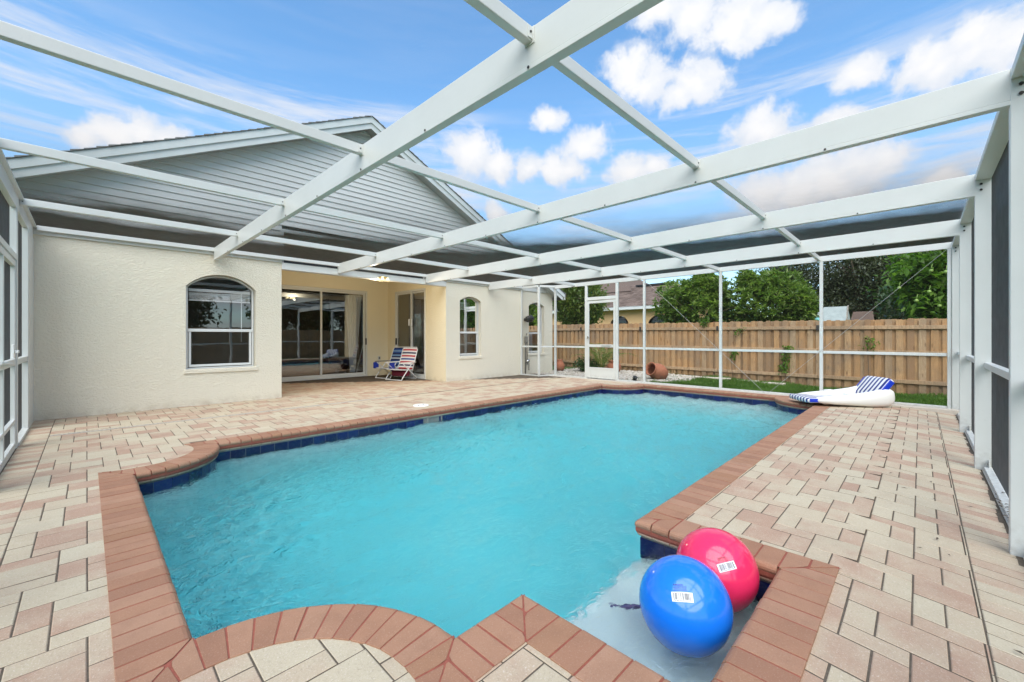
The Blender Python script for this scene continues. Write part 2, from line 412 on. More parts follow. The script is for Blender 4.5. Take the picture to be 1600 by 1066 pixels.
def glass(name, base, tint, wob=0.004):
    m = bpy.data.materials.new(name); m.use_nodes = True; nt = m.node_tree; nt.nodes.clear(); q = G(nt)
    fr = q.n('ShaderNodeFresnel', None, IOR=1.55).outputs[0]
    fac = q.m('ADD', q.m('MULTIPLY', fr, 1.3), base, clamp=True)
    bp = q.n('ShaderNodeBump', None, Height=q.noise(pos(q), 1.6, 2), Strength=0.25, Distance=wob)
    gl = q.n('ShaderNodeBsdfGlossy', None, Color=(0.95, 0.97, 0.96, 1), Roughness=0.0, Normal=bp.outputs[0])
    tr = q.n('ShaderNodeBsdfTransparent', None, Color=tint + (1,))
    mx = q.n('ShaderNodeMixShader', None, i0=fac, i1=tr, i2=gl)
    q.n('ShaderNodeOutputMaterial', None, Surface=mx); return m
M['glass'] = glass('tinted_glass', 0.15, (0.80, 0.80, 0.78))
M['glass_win'] = glass('window_glass', 0.13, (0.84, 0.84, 0.84))
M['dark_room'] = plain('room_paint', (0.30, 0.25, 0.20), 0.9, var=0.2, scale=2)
M['room_floor'] = plain('room_floor', (0.16, 0.12, 0.09), 0.5, var=0.2, scale=3)
M['curtain'] = plain('sheer_curtain', (0.72, 0.76, 0.80), 0.9, var=0.08)
M['blind'] = plain('white_blind', (0.80, 0.80, 0.77), 0.5, var=0.03)
M['dark'] = plain('black_plastic', (0.018, 0.018, 0.018), 0.45, var=0.2)
M['screw'] = plain('screw_metal', (0.05, 0.045, 0.04), 0.5, metal=0.4, var=0.2)
M['steel'] = plain('bright_steel', (0.62, 0.62, 0.60), 0.22, metal=1.0, var=0.05)
M['brass'] = plain('polished_brass', (0.78, 0.58, 0.24), 0.25, metal=1.0, var=0.08)
M['lampglass'] = plain('lamp_glass', (0.82, 0.76, 0.55), 0.15, var=0.05)
_b = M['lampglass'].node_tree.nodes['Principled BSDF']; _b.inputs['Emission Color'].default_value = (1.0, 0.82, 0.5, 1); _b.inputs['Emission Strength'].default_value = 0.22
M['greypipe'] = plain('grey_pipe', (0.24, 0.23, 0.20), 0.6, var=0.2, scale=12)
M['wplastic'] = plain('white_plastic', (0.80, 0.80, 0.77), 0.35, var=0.04)

def wood(name, stops):
    m, q, b = newmat(name); p = pos(q); r = prnd(q)
    off = q.n('ShaderNodeCombineXYZ', None, X=q.m('MULTIPLY', r, 31.0), Y=q.m('MULTIPLY', r, 17.0), Z=q.m('MULTIPLY', r, 53.0)).outputs[0]
    pp = q.vm('ADD', p, off)
    mp = q.n('ShaderNodeMapping', None, Vector=pp); mp.inputs['Scale'].default_value = (9, 9, 0.75)
    gr = q.noise(mp.outputs[0], 5.0, 6, 0.65, dist=1.2)
    mp2 = q.n('ShaderNodeMapping', None, Vector=pp); mp2.inputs['Scale'].default_value = (7, 7, 2.1)
    kn = q.n('ShaderNodeTexVoronoi', None, Vector=mp2.outputs[0], Scale=1.0).outputs['Distance']
    c = q.ramp(r, stops)
    c = q.mix(q.maprange(gr, 0.40, 0.68, 0.0, 0.75), c, tuple(x * 0.52 for x in stops[0][1]))
    c = q.mix(q.maprange(kn, 0.05, 0.16, 0.7, 0), c, (0.10, 0.045, 0.018))
    wt = q.noise(p, 1.6, 5, 0.65); c = q.mix(q.maprange(wt, 0.42, 0.70, 0, 0.75), c, (0.235, 0.175, 0.12))
    sz = q.n('ShaderNodeSeparateXYZ', None, Vector=p).outputs[2]
    damp = q.m('MULTIPLY', q.maprange(sz, -0.25, 0.25, 1, 0, True), q.maprange(q.noise(p, 5, 4), 0.3, 0.6))
    c = q.mix(q.m('MULTIPLY', damp, 0.6), c, (0.085, 0.065, 0.045))
    setc(q, b, c); b.inputs['Roughness'].default_value = 0.85; b.inputs['Specular IOR Level'].default_value = 0.2
    bump(q, b, gr, 0.35, 0.006); return m
M['cable'] = plain('grey_cable', (0.42, 0.42, 0.40), 0.4)
M['fence'] = wood('fence_wood', [(0.0, (0.53, 0.315, 0.15)), (0.35, (0.43, 0.245, 0.115)), (0.65, (0.56, 0.35, 0.175)), (0.85, (0.31, 0.185, 0.10)), (1.0, (0.52, 0.375, 0.23))])
M['fence_rail'] = wood('fence_rail_wood', [(0.0, (0.46, 0.30, 0.17)), (0.5, (0.54, 0.37, 0.22)), (1.0, (0.42, 0.28, 0.16))])
M['bark'] = plain('bark', (0.10, 0.075, 0.052), 0.95, var=0.4, scale=18, bmp=0.8, bscale=45)
M['palebark'] = plain('pale_bark', (0.24, 0.20, 0.15), 0.95, var=0.3, scale=14, bmp=0.6, bscale=45)

def leaf(name, stops, trans=0.35, rough=0.42):
    m = bpy.data.materials.new(name); m.use_nodes = True; nt = m.node_tree; nt.nodes.clear(); q = G(nt)
    r = q.n('ShaderNodeNewGeometry').outputs['Random Per Island']
    c = q.ramp(r, stops)
    c = q.mix(q.maprange(q.noise(pos(q), 0.9, 3), 0.35, 0.65, 0, 0.45), c, tuple(x * 0.62 for x in stops[0][1]))
    b = q.n('ShaderNodeBsdfPrincipled', None, Base_Color=c, Roughness=rough)
    b.inputs['Specular IOR Level'].default_value = 0.45
    t = q.n('ShaderNodeBsdfTranslucent', None, Color=q.mix(1.0, c, (1.15, 1.35, 0.6), 'MULTIPLY'))
    mx = q.n('ShaderNodeMixShader', None, i0=trans, i1=b, i2=t)
    q.n('ShaderNodeOutputMaterial', None, Surface=mx); return m
M['leaf_hedge'] = leaf('hedge_leaf', [(0, (0.07, 0.125, 0.025)), (0.35, (0.13, 0.21, 0.042)), (0.7, (0.21, 0.31, 0.07)), (1, (0.32, 0.39, 0.12))], 0.5, 0.33)
M['leaf_dark'] = leaf('dark_leaf', [(0, (0.055, 0.07, 0.038)), (0.5, (0.085, 0.105, 0.055)), (1, (0.13, 0.15, 0.08))], 0.35)
M['leaf_bright'] = leaf('bright_leaf', [(0, (0.06, 0.13, 0.016)), (0.5, (0.13, 0.25, 0.03)), (1, (0.22, 0.36, 0.06))], 0.48)
M['leaf_deep'] = leaf('deep_leaf', [(0, (0.03, 0.07, 0.015)), (0.6, (0.052, 0.11, 0.024)), (1, (0.085, 0.15, 0.035))], 0.3)
M['leaf_yellow'] = leaf('yellow_green_leaf', [(0, (0.065, 0.12, 0.02)), (0.5, (0.12, 0.19, 0.035)), (1, (0.25, 0.28, 0.06))])
M['grass'] = leaf('grass_blade', [(0, (0.06, 0.145, 0.015)), (0.5, (0.10, 0.215, 0.026)), (1, (0.17, 0.28, 0.05))], 0.3)
M['palm'] = leaf('palm_leaf', [(0, (0.08, 0.14, 0.022)), (0.5, (0.15, 0.23, 0.037)), (1, (0.26, 0.30, 0.06))], 0.3)

def ground_mat():
    m, q, b = newmat('lawn_soil'); p = pos(q)
    c = q.mix(q.noise(p, 3, 5), (0.045, 0.085, 0.016), (0.085, 0.14, 0.03))
    c = q.mix(q.maprange(q.noise(p, 14, 4), 0.5, 0.75, 0, 0.6), c, (0.11, 0.09, 0.05))
    setc(q, b, c); b.inputs['Roughness'].default_value = 1.0; bump(q, b, q.noise(p, 60, 4), 0.6, 0.03); return m
M['ground'] = ground_mat()
M['gravel'] = brick('white_stone', [(0, (0.42, 0.38, 0.32)), (0.5, (0.56, 0.52, 0.46)), (1, (0.36, 0.31, 0.25))], 0.2)
def clay():
    m, q, b = newmat('terracotta_pot'); p = pos(q)
    c = q.mix(q.noise(p, 6, 5, 0.65), (0.27, 0.085, 0.042), (0.42, 0.165, 0.085))
    sz = q.n('ShaderNodeSeparateXYZ', None, Vector=p).outputs[2]
    c = q.mix(q.m('MULTIPLY', q.maprange(sz, -0.1, 0.25, 0.85, 0, True), q.maprange(q.noise(p, 9, 4), 0.35, 0.6)), c, (0.10, 0.07, 0.05))
    setc(q, b, c); b.inputs['Roughness'].default_value = 0.8; bump(q, b, q.noise(p, 60, 3), 0.25, 0.006); return m
M['clay'] = clay()

def rubber(name, c, rough=0.15):
    m, q, b = newmat(name); setc(q, b, c); b.inputs['Roughness'].default_value = rough
    b.inputs['Coat Weight'].default_value = 0.35; b.inputs['Coat Roughness'].default_value = 0.04
    b.inputs['Subsurface Weight'].default_value = 0.0; return m
M['ball_blue'] = rubber('blue_ball', (0.010, 0.18, 0.76)); M['ball_red'] = rubber('red_ball', (0.80, 0.03, 0.115))
M['label'] = plain('paper_label', (0.82, 0.82, 0.82), 0.4, var=0.02); M['ink'] = plain('black_ink', (0.02, 0.02, 0.03), 0.5)
M['ink_red'] = plain('dark_print', (0.12, 0.006, 0.02), 0.4); M['ink_blue'] = plain('navy_print', (0.008, 0.02, 0.12), 0.4)
M['purple'] = plain('purple_plastic', (0.10, 0.07, 0.22), 0.4)
M['vinyl'] = plain('white_vinyl', (0.80, 0.79, 0.75), 0.28, var=0.03)
M['vinyl_blue'] = plain('blue_vinyl', (0.012, 0.045, 0.50), 0.3, var=0.05)
def striped(name, ca, cb, freq, duty=0.5, axis=1):
    m, q, b = newmat(name); o = objc(q)
    s = q.n('ShaderNodeSeparateXYZ', None, Vector=o).outputs[axis]
    f = q.m('LESS_THAN', q.m('FRACT', q.m('ADD', q.m('MULTIPLY', s, freq), 50.25)), duty)
    setc(q, b, q.mix(f, ca, cb)); b.inputs['Roughness'].default_value = 0.32; return m
M['vinyl_stripe'] = striped('striped_vinyl', (0.80, 0.79, 0.76), (0.016, 0.03, 0.20), 10.5, 0.45)
def banded(name, cols):
    m, q, b = newmat(name)
    t = q.n('ShaderNodeAttribute', {'attribute_name': 'band'}).outputs['Fac']
    n = len(cols); setc(q, b, q.ramp(q.m('FRACT', t), [(i / n, c) for i, c in enumerate(cols)], 'CONSTANT'))
    b.inputs['Roughness'].default_value = 0.85; return m
NV = (0.012, 0.02, 0.075); RD = (0.42, 0.018, 0.03); WH = (0.72, 0.70, 0.68); LB = (0.16, 0.28, 0.46); BL = (0.015, 0.06, 0.24); GN = (0.03, 0.10, 0.06)
M['fab_red'] = banded('striped_canvas_red', [RD, WH, NV, WH, RD, WH, BL, WH])
M['fab_blue'] = banded('striped_canvas_blue', [LB, NV, BL, LB, BL, NV, (0.4, 0.45, 0.52), NV])
M['tubing'] = plain('white_tubing', (0.74, 0.74, 0.72), 0.3)
M['bag_blue'] = plain('blue_pouch', (0.012, 0.035, 0.30), 0.8)
M['dots'] = plain('maroon_pouch', (0.16, 0.012, 0.03), 0.8, var=0.3, scale=30)
M['shed_roof'] = plain('shed_roof', (0.30, 0.34, 0.32), 0.9, var=0.2, scale=5)
M['teal'] = plain('teal_tarp', (0.14, 0.42, 0.40), 0.6, var=0.2)
M['fruit'] = plain('green_fruit', (0.22, 0.33, 0.07), 0.45)
M['red_valve'] = plain('red_paint', (0.4, 0.03, 0.02), 0.5)
# ------------------------------------------------------------------ setting: ground
X0, X1, Y0, YH = -0.53, 10.12, -0.40, 9.03        # screened enclosure: left wall, far wall, right wall, house wall
WATER_Z = -0.198
def zground(y): return -0.03 - 0.17 * min(1, max(0, (6.5 - y) / 5.5))
mb = MB()
far = 900
xs = [-far, -60, -6, X0 - 0.15, X1 + 0.12, 13.4, 20, 60, far]; ys = [-far, -60, -6, Y0 - 0.25, 1.0, 2.8, 4.6, 6.5, YH, 13, 60, far]
idx = {}
for i, x in enumerate(xs):
    for j, y in enumerate(ys):
        idx[i, j] = len(mb.v); mb.v.append((x, y, zground(y)))
for i in range(len(xs) - 1):
    for j in range(len(ys) - 1):
        if 3 <= i < 4 and 3 <= j < 8: continue
        mb.f.append((idx[i, j], idx[i + 1, j], idx[i + 1, j + 1], idx[i, j + 1])); mb.mi.append(0)
obj('ground', mb, M['ground'], kind='structure')

# ------------------------------------------------------------------ pool outline, coping
W = 0.23; R = 0.74
PX0, PX1, PY0, PY1 = 0.30, 9.68, 1.34, 5.64
NX0, NX1, NY0 = 1.44, 2.51, 0.53
class Line:
    def __init__(s, P, Q):
        s.P = np.array(P, float); s.Q = np.array(Q, float); s.L = np.linalg.norm(s.Q - s.P); s.u = (s.Q - s.P) / s.L; s.n = np.array([s.u[1], -s.u[0]])
    def at(s, t, d): return s.P + s.u * t + s.n * d
    def shit(s, J, O, d): return float(np.dot(J + (O - J) * (d / W) - s.P, s.u))
class Arc:
    def __init__(s, c, th0):
        s.c = np.array(c, float); s.th0 = th0; s.L = R * math.pi / 2
        s.P = s.at(0, 0); s.Q = s.at(s.L, 0)
    def at(s, t, d): th = s.th0 - t / R; return s.c + (R - d) * np.array([math.cos(th), math.sin(th)])
    def shit(s, J, O, d):
        lo, hi = 0.0, 1.0
        for _ in range(40):
            m = (lo + hi) / 2
            if np.linalg.norm(J + (O - J) * m - s.c) > R - d: lo = m
            else: hi = m
        v = J + (O - J) * lo - s.c; th = math.atan2(v[1], v[0]); k = (s.th0 - th) % (2 * math.pi)
        if k > math.pi * 1.5: k -= 2 * math.pi
        return k * R
segs = [Line((PX0 + R, PY0), (NX0, PY0)), Line((NX0, PY0), (NX0, NY0)), Line((NX0, NY0), (NX1, NY0)), Line((NX1, NY0), (NX1, PY0)),
        Line((NX1, PY0), (PX1 - R, PY0)), Arc((PX1, PY0), math.pi), Line((PX1, PY0 + R), (PX1, PY1 - R)), Arc((PX1, PY1), -math.pi / 2),
        Line((PX1 - R, PY1), (PX0 + R, PY1)), Arc((PX0, PY1), 0.0), Line((PX0, PY1 - R), (PX0, PY0 + R)), Arc((PX0, PY0), math.pi / 2)]
NS = len(segs)
def mitre(a, b):
    J = a.Q
    if isinstance(a, Line) and isinstance(b, Line): return J, J + (a.n + b.n) * W / (1 + float(np.dot(a.n, b.n)))
    ln, ar = (a, b) if isinstance(a, Line) else (b, a)
    e = (J - ar.c) / R
    return J, ar.c + ln.n * W + e * math.sqrt((R - W) ** 2 - W ** 2)
for i, s in enumerate(segs):
    s.J0, s.O0 = mitre(segs[i - 1], s); s.J1, s.O1 = mitre(s, segs[(i + 1) % NS])
    s.a = lambda d, s=s: s.shit(s.J0, s.O0, d); s.b = lambda d, s=s: s.shit(s.J1, s.O1, d)

def loft_piece(mb, s, s0, s1, gap, prof, dlo=0.0, dhi=W):
    ds = np.linspace(dlo, dhi, 32); ok = []
    for d in ds:
        lo = max(s0 + gap, s.a(d) + gap); hi = min(s1 - gap, s.b(d) - gap)
        ok.append(hi - lo > 0.004)
    if not any(ok): return False
    i0 = ok.index(True); i1 = len(ok) - 1 - ok[::-1].index(True)
    a, b = ds[i0], ds[i1]
    if b - a < 0.012: return False
    P = prof(a, b, i0 == 0)
    lo = []; hi = []
    for d, z in P:
        l = max(s0 + gap, s.a(d) + gap); h = min(s1 - gap, s.b(d) - gap)
        if h < l: l = h = (l + h) / 2
        p = s.at(l, d); q_ = s.at(h, d); lo.append((p[0], p[1], z)); hi.append((q_[0], q_[1], z))
    n = len(P); vs = lo + hi
    fs = [tuple(range(n)), tuple(reversed(range(n, 2 * n)))] + [(i, n + i, n + (i + 1) % n, (i + 1) % n) for i in range(n)]
    mb.add(vs, fs); return True
def nose_profile(z0, z1, d0, inset=0.0, mids=(0.05, 0.075, 0.10, 0.125, 0.15, 0.17, 0.19, 0.21)):
    r = (z1 - z0) / 2
    def f(a, b, full):
        P = [(b, z0)]
        if full:
            P.append((d0 + r, z0))
            for t in np.linspace(-math.pi / 2, math.pi / 2, 8)[1:-1]: P.append((d0 + r - r * math.cos(t), (z0 + z1) / 2 + r * math.sin(t)))
            st = d0 + r
        else: P.append((a, z0)); st = a
        P.append((st, z1))
        for mm in mids:
            if st + 0.01 < mm < b - 0.01: P.append((mm, z1))
        P.append((b, z1)); return P
    return f
pool = bpy.data.objects.new('swimming_pool', None); COL.objects.link(pool); pool.location = (5, 3.5, 0); pool['kind'] = 'structure'
OFF[pool.name] = (5, 3.5, 0)
rr = random.Random(3)
def flipfix(mb):     # make every piece face outward
    import bmesh
    bm = bmesh.new(); me = bpy.data.meshes.new('t'); me.from_pydata(mb.v, [], mb.f); bm.from_mesh(me)
    bmesh.ops.recalc_face_normals(bm, faces=bm.faces); bm.verts.index_update()
    mb.v = [tuple(v.co) for v in bm.verts]; mb.f = [tuple(v.index for v in f.verts) for f in bm.faces]; mb.mi = [0] * len(mb.f); bm.free(); bpy.data.meshes.remove(me)
    return mb
low = MB(); mort = MB(); ncop = 0
for s in segs:
    n = max(1, round(s.L / 0.1085)); st = s.L / n
    k0 = -math.ceil(max(0, -s.a(W)) / st); k1 = n + math.ceil(max(0, s.b(W) - s.L) / st)
    for k in range(k0, k1):
        m1 = MB(); dz = rr.uniform(-.0012, .0014)
        if loft_piece(m1, s, k * st, (k + 1) * st, 0.0036 + rr.uniform(0, .0014), nose_profile(-0.056, dz, rr.uniform(-.0015, .0015))):
            o = obj('coping_brick', flipfix(m1), M['coping'], pool, bevel=0.002); ncop += 1
        loft_piece(low, s, k * st, (k + 1) * st, 0.0025, nose_profile(-0.106, -0.060, 0.014))
    if isinstance(s, Line): loft_piece(mort, s, -9, 99, 0.0, nose_profile(-0.110, -0.0022, 0.006), dhi=0.075)
    else:
        for k in range(k0, k1): loft_piece(mort, s, k * st, (k + 1) * st, 0.0, nose_profile(-0.110, -0.0024 + .0004 * (k % 2), 0.006), dhi=0.075)
obj('lower_course', flipfix(low), M['lower'], pool, kind='stuff')
obj('coping_mortar', flipfix(mort), M['mortar'], pool)

# pool shell
def wall_loop(d):
    L = []
    for s in segs:
        a, b = s.a(d), s.b(d); k = 10 if isinstance(s, Arc) else 1
        for i in range(k): L.append(tuple(s.at(a + (b - a) * i / k, d)))
    return L
def zfloor(x): return -1.62 + 0.62 * min(1.0, max(0.0, (x - 0.5) / 8.0))
ring = MB()
for s in segs:                       # a bed of mortar under the whole ring, mitre to mitre
    nu, nd = (24 if isinstance(s, Arc) else 2), 10; vs = []
    for j in range(nd + 1):
        d = 0.020 + (W - 0.021) * j / nd; a, b = s.a(d) - .012, s.b(d) + .012
        for i in range(nu + 1):
            p = s.at(a + (b - a) * i / nu, d); vs.append((p[0], p[1], -0.0028 - .0003 * (segs.index(s) % 2)))
    ring.add(vs, [(j * (nu + 1) + i, j * (nu + 1) + i + 1, (j + 1) * (nu + 1) + i + 1, (j + 1) * (nu + 1) + i) for j in range(nd) for i in range(nu)])
obj('coping_mortar', ring, M['mortar'], pool)
loop = wall_loop(0.036)
shell = MB(); n = len(loop)
shell.add([(p[0], p[1], -0.09) for p in loop] + [(p[0], p[1], -0.285) for p in loop], [(i, (i + 1) % n, n + (i + 1) % n, n + i) for i in range(n)], 1)
shell.add([(p[0], p[1], -0.285) for p in loop] + [(p[0], p[1], -1.75) for p in loop], [(i, (i + 1) % n, n + (i + 1) % n, n + i) for i in range(n)], 0)
shell.add([(-0.2, 0, zfloor(0)), (10.2, 0, zfloor(10.2)), (10.2, 6.2, zfloor(10.2)), (-0.2, 6.2, zfloor(0))], [(0, 1, 2, 3)], 0)
obj('pool_shell', shell, [M['plaster'], M['grout']], pool)
st = MB()
st.box(NX0 - 0.06, NX1 + 0.06, NY0 - 0.06, PY0 - 0.01, -1.8, -0.38)
obj('corner_bench', st, M['plaster'], pool, bevel=0.03)
for k, (dx, z) in enumerate([(0.42, -0.45), (0.80, -0.66), (1.18, -0.87)]):
    m1 = MB(); m1.box(PX1 - dx, PX1 + 0.06 - 0.004 * k, PY0 - 0.06 + 0.003 * k, PY1 + 0.06 - 0.003 * k, -1.8, z); obj('pool_step', m1, M['plaster'], pool, bevel=0.03)
# waterline tiles
for s in segs:
    a, b = s.a(0.03), s.b(0.03); L = b - a; n = max(1, round(L / 0.152)); st_ = L / n
    for k in range(n):
        t0, t1 = a + k * st_ + 0.002, a + (k + 1) * st_ - 0.002
        if isinstance(s, Line) and abs(s.u[0]) > 0.9 and s.P[1] == PY1:   # skimmer mouth takes the place of two tiles
            xm = s.at((t0 + t1) / 2, 0.03)[0]
            if abs(xm - 3.98) < 0.16: continue
        m1 = MB(); vs = []
        for d in (0.028, 0.037):
            for t, z in ((t0, -0.272), (t1, -0.272), (t1, -0.116), (t0, -0.116)):
                p = s.at(t, d); vs.append((p[0], p[1], z))
        m1.add(vs, [(0, 1, 2, 3), (7, 6, 5, 4), (0, 4, 5, 1), (1, 5, 6, 2), (2, 6, 7, 3), (3, 7, 4, 0)])
        obj('waterline_tile', flipfix(m1), M['tile'], pool)
sk = MB(); sk.box(3.83, 3.86, PY1 + .02, PY1 + .05, -0.29, -0.115); sk.box(4.10, 4.13, PY1 + .02, PY1 + .05, -0.29, -0.115); sk.box(3.83, 4.13, PY1 + .018, PY1 + .05, -0.115, -0.10)
sk.box(3.865, 4.095, PY1 + .035, PY1 + .05, -0.285, -0.16)
obj('skimmer_mouth', sk, M['greypipe'], pool, bevel=0.004)
lt = MB(); Mx = Matrix.Translation((5.28, PY1 + 0.036, -0.86)) @ Matrix.Rotation(rad(90), 4, 'X')
lt.lathe([(0.15, 0.0), (0.15, 0.012), (0.115, 0.02), (0.112, 0.006), (0.02, 0.012)], 28, Mx)
pl_ = obj('pool_light', lt, M['steel'], pool, smooth=True); sub_off(pl_, pool)
lt = MB(); lt.lathe([(0.112, 0.004), (0.09, 0.016), (0.03, 0.026)], 24, Mx); obj('lens', lt, M['dark'], pl_, smooth=True)

# water: a closed body; its top is a gently heaving sheet
nx, ny = 600, 330
gx = np.linspace(PX0 - 0.12, PX1 + 0.12, nx); gy = np.linspace(NY0 - 0.12, PY1 + 0.12, ny)
GX, GY = np.meshgrid(gx, gy, indexing='ij'); HZ = np.zeros_like(GX)
WX = GX + .05 * np.sin(GY * 3.1 + 1.3 * np.sin(GX * 1.7)) + .03 * np.sin(GX * 6.3 + GY * 4.1); WY = GY + .05 * np.sin(GX * 2.7 + 1.1 * np.sin(GY * 2.3)) + .03 * np.sin(GY * 7.1 - GX * 3.3)
stir = 0.52 + 0.42 * np.clip((GX - 1.2) / 4.5, 0, 1) - 0.30 * np.clip((GX - 7.6) / 1.6, 0, 1); nookq = np.clip((GY - 1.1) / .8, 0.60, 1)
for i in range(70):
    lam = 0.085 * (7.5 ** RNG.random()); th = rad(118) + RNG.normal(0, 0.85); k = 2 * math.pi / lam
    gate = .5 + .5 * np.sin(GX * RNG.uniform(.5, 1.6) + GY * RNG.uniform(-1.6, 1.6) + RNG.uniform(0, 6.3))      # wave trains come and go
    ph = k * (WX * math.cos(th) + WY * math.sin(th)) + RNG.uniform(0, 6.3)
    HZ += WAVE * lam ** 0.8 * gate * (np.exp(1.1 * (np.sin(ph) - 1)) - .42)
HZ *= stir * nookq
V = [(x, y, z) for x, y, z in zip(GX.ravel(), GY.ravel(), (WATER_Z + HZ).ravel())]
F = [(i * ny + j, (i + 1) * ny + j, (i + 1) * ny + j + 1, i * ny + j + 1) for i in range(nx - 1) for j in range(ny - 1)]
wm = MB(); wm.v = V; wm.f = F; wm.mi = [0] * len(F)
edge = [i * ny for i in range(nx)] + [(nx - 1) * ny + j for j in range(1, ny)] + [i * ny + ny - 1 for i in range(nx - 2, -1, -1)] + [j for j in range(ny - 2, 0, -1)]
o0 = len(wm.v); zb = -1.95
wm.v.extend([(wm.v[i][0], wm.v[i][1], zb) for i in edge])
ne = len(edge)
for i in range(ne):
    a, b = edge[i], edge[(i + 1) % ne]; wm.f.append((b, a, o0 + i, o0 + (i + 1) % ne)); wm.mi.append(0)
wm.f.append(tuple(reversed(range(o0, o0 + ne)))); wm.mi.append(0)
obj('water', wm, M['water'], smooth=True, kind='structure')

# ------------------------------------------------------------------ paved deck
deck = bpy.data.objects.new('paved_deck', None); COL.objects.link(deck); deck.location = (5, 4.3, 0); deck['kind'] = 'structure'; OFF[deck.name] = (5, 4.3, 0)
def zdeck(x, y): return -0.075 * min(1, max(0, (0.34 - y) / 0.72))
hole = wall_loop(0.12)
bed = MB()
def zbed(x, y): return zdeck(x, y) - 0.016
bed.tess([[(X0 - 0.15, 0.34), (X1 + 0.12, 0.34), (X1 + 0.12, YH + 0.02), (X0 - 0.15, YH + 0.02)], hole], lambda a, b: (a, b, -0.0086))
for (ya, yb) in ((Y0 - .25, -.38), (-.38, .34)):
    za, zb = zdeck(0, ya) - .0086, zdeck(0, yb) - .0086
    cut = [(X0 - .15, X1 + .12)] if yb < 0 else [(X0 - .15, NX0 - .1), (NX1 + .1, X1 + .12)]
    for (xa, xb) in cut: bed.add([(xa, ya, za), (xb, ya, za), (xb, yb, zb), (xa, yb, zb)], [(0, 1, 2, 3)])
bed.add([(NX0 - .1, -.38, zdeck(0, -.38) - .0086), (NX1 + .1, -.38, zdeck(0, -.38) - .0086), (NX1 + .1, .34, zdeck(0, .34) - .0086), (NX0 - .1, .34, zdeck(0, .34) - .0086)], [(0, 1, 2, 3)])
bed.add([(2.70, YH + .02, -.0086), (6.70, YH + .02, -.0086), (6.70, 12.1, -.0086), (2.70, 12.1, -.0086)], [(0, 1, 2, 3)])
obj('joint_bed', bed, M['joint'], deck)
U = 0.1075; OX, OY = 2.475, 0.026
corners = [(PX0, PY0, -1, -1), (PX0, PY1, -1, 1), (PX1, PY0, 1, -1), (PX1, PY1, 1, 1)]
def clip(poly, a, b):     # keep the left of a->b
    out = []
    for i in range(len(poly)):
        p, q_ = poly[i], poly[(i + 1) % len(poly)]
        sp = (b[0] - a[0]) * (p[1] - a[1]) - (b[1] - a[1]) * (p[0] - a[0]); sq = (b[0] - a[0]) * (q_[1] - a[1]) - (b[1] - a[1]) * (q_[0] - a[0])
        if sp >= 0: out.append(p)
        if (sp > 0) != (sq > 0) and abs(sp - sq) > 1e-12:
            t = sp / (sp - sq); out.append((p[0] + (q_[0] - p[0]) * t, p[1] + (q_[1] - p[1]) * t))
    return out
def corner_poly(cx, cy_, sx, sy):      # the deck side of a rounded corner, convex
    r = R - W + 0.012; pts = [(-3.0, -r)]
    pts += [(r * math.sin(t), -r * math.cos(t)) for t in np.linspace(0, math.pi / 2, 14)] + [(r, 3.0), (-3.0, 3.0)]
    P = [(cx - sx * p[0], cy_ + sy * p[1]) for p in pts]
    ar = sum(P[i][0] * P[(i + 1) % len(P)][1] - P[(i + 1) % len(P)][0] * P[i][1] for i in range(len(P)))
    return P if ar > 0 else P[::-1]
CP = [(c, corner_poly(*c)) for c in corners]
E1 = 0.035
RECTS = [(PX0 - W + E1, PX1 + W - E1, PY0 - W + E1, PY1 + W - E1), (NX0 - W + E1, NX1 + W - E1, NY0 - W + E1, PY0)]
def place_rect(x0, x1, y0, y1):
    """what is left of a paver beside the pool: a convex polygon or None"""
    for (c, P) in CP:
        if abs((x0 + x1) / 2 - c[0]) < R + 0.02 and abs((y0 + y1) / 2 - c[1]) < R + 0.02:
            poly = [(x0, y0), (x1, y0), (x1, y1), (x0, y1)]
            rr_ = R - W + 0.012
            if min(abs(x0 - c[0]), abs(x1 - c[0])) > rr_ and (x0 - c[0]) * (x1 - c[0]) > 0 or min(abs(y0 - c[1]), abs(y1 - c[1])) > rr_ and (y0 - c[1]) * (y1 - c[1]) > 0: break
            inside = x1 > RECTS[0][0] and x0 < RECTS[0][1] and y1 > RECTS[0][2] and y0 < RECTS[0][3]
            if not inside: return poly
            for i in range(len(P)):
                poly = clip(poly, P[i], P[(i + 1) % len(P)])
                if len(poly) < 3: return None
            return poly
    return (x0, x1, y0, y1)
def cut_rects(rects):
    for (a0, a1, b0, b1) in RECTS:
        out = []
        for (x0, x1, y0, y1) in rects:
            if min(x1, a1) <= max(x0, a0) or min(y1, b1) <= max(y0, b0): out.append((x0, x1, y0, y1)); continue
            if x0 < a0: out.append((x0, a0, y0, y1)); x0 = a0
            if x1 > a1: out.append((a1, x1, y0, y1)); x1 = a1
            if y0 < b0: out.append((x0, x1, y0, b0))
            if y1 > b1: out.append((x0, x1, b1, y1))
        rects = out
    return [r for r in rects if r[1] - r[0] > 0.009 and r[3] - r[2] > 0.009]
tiles = []
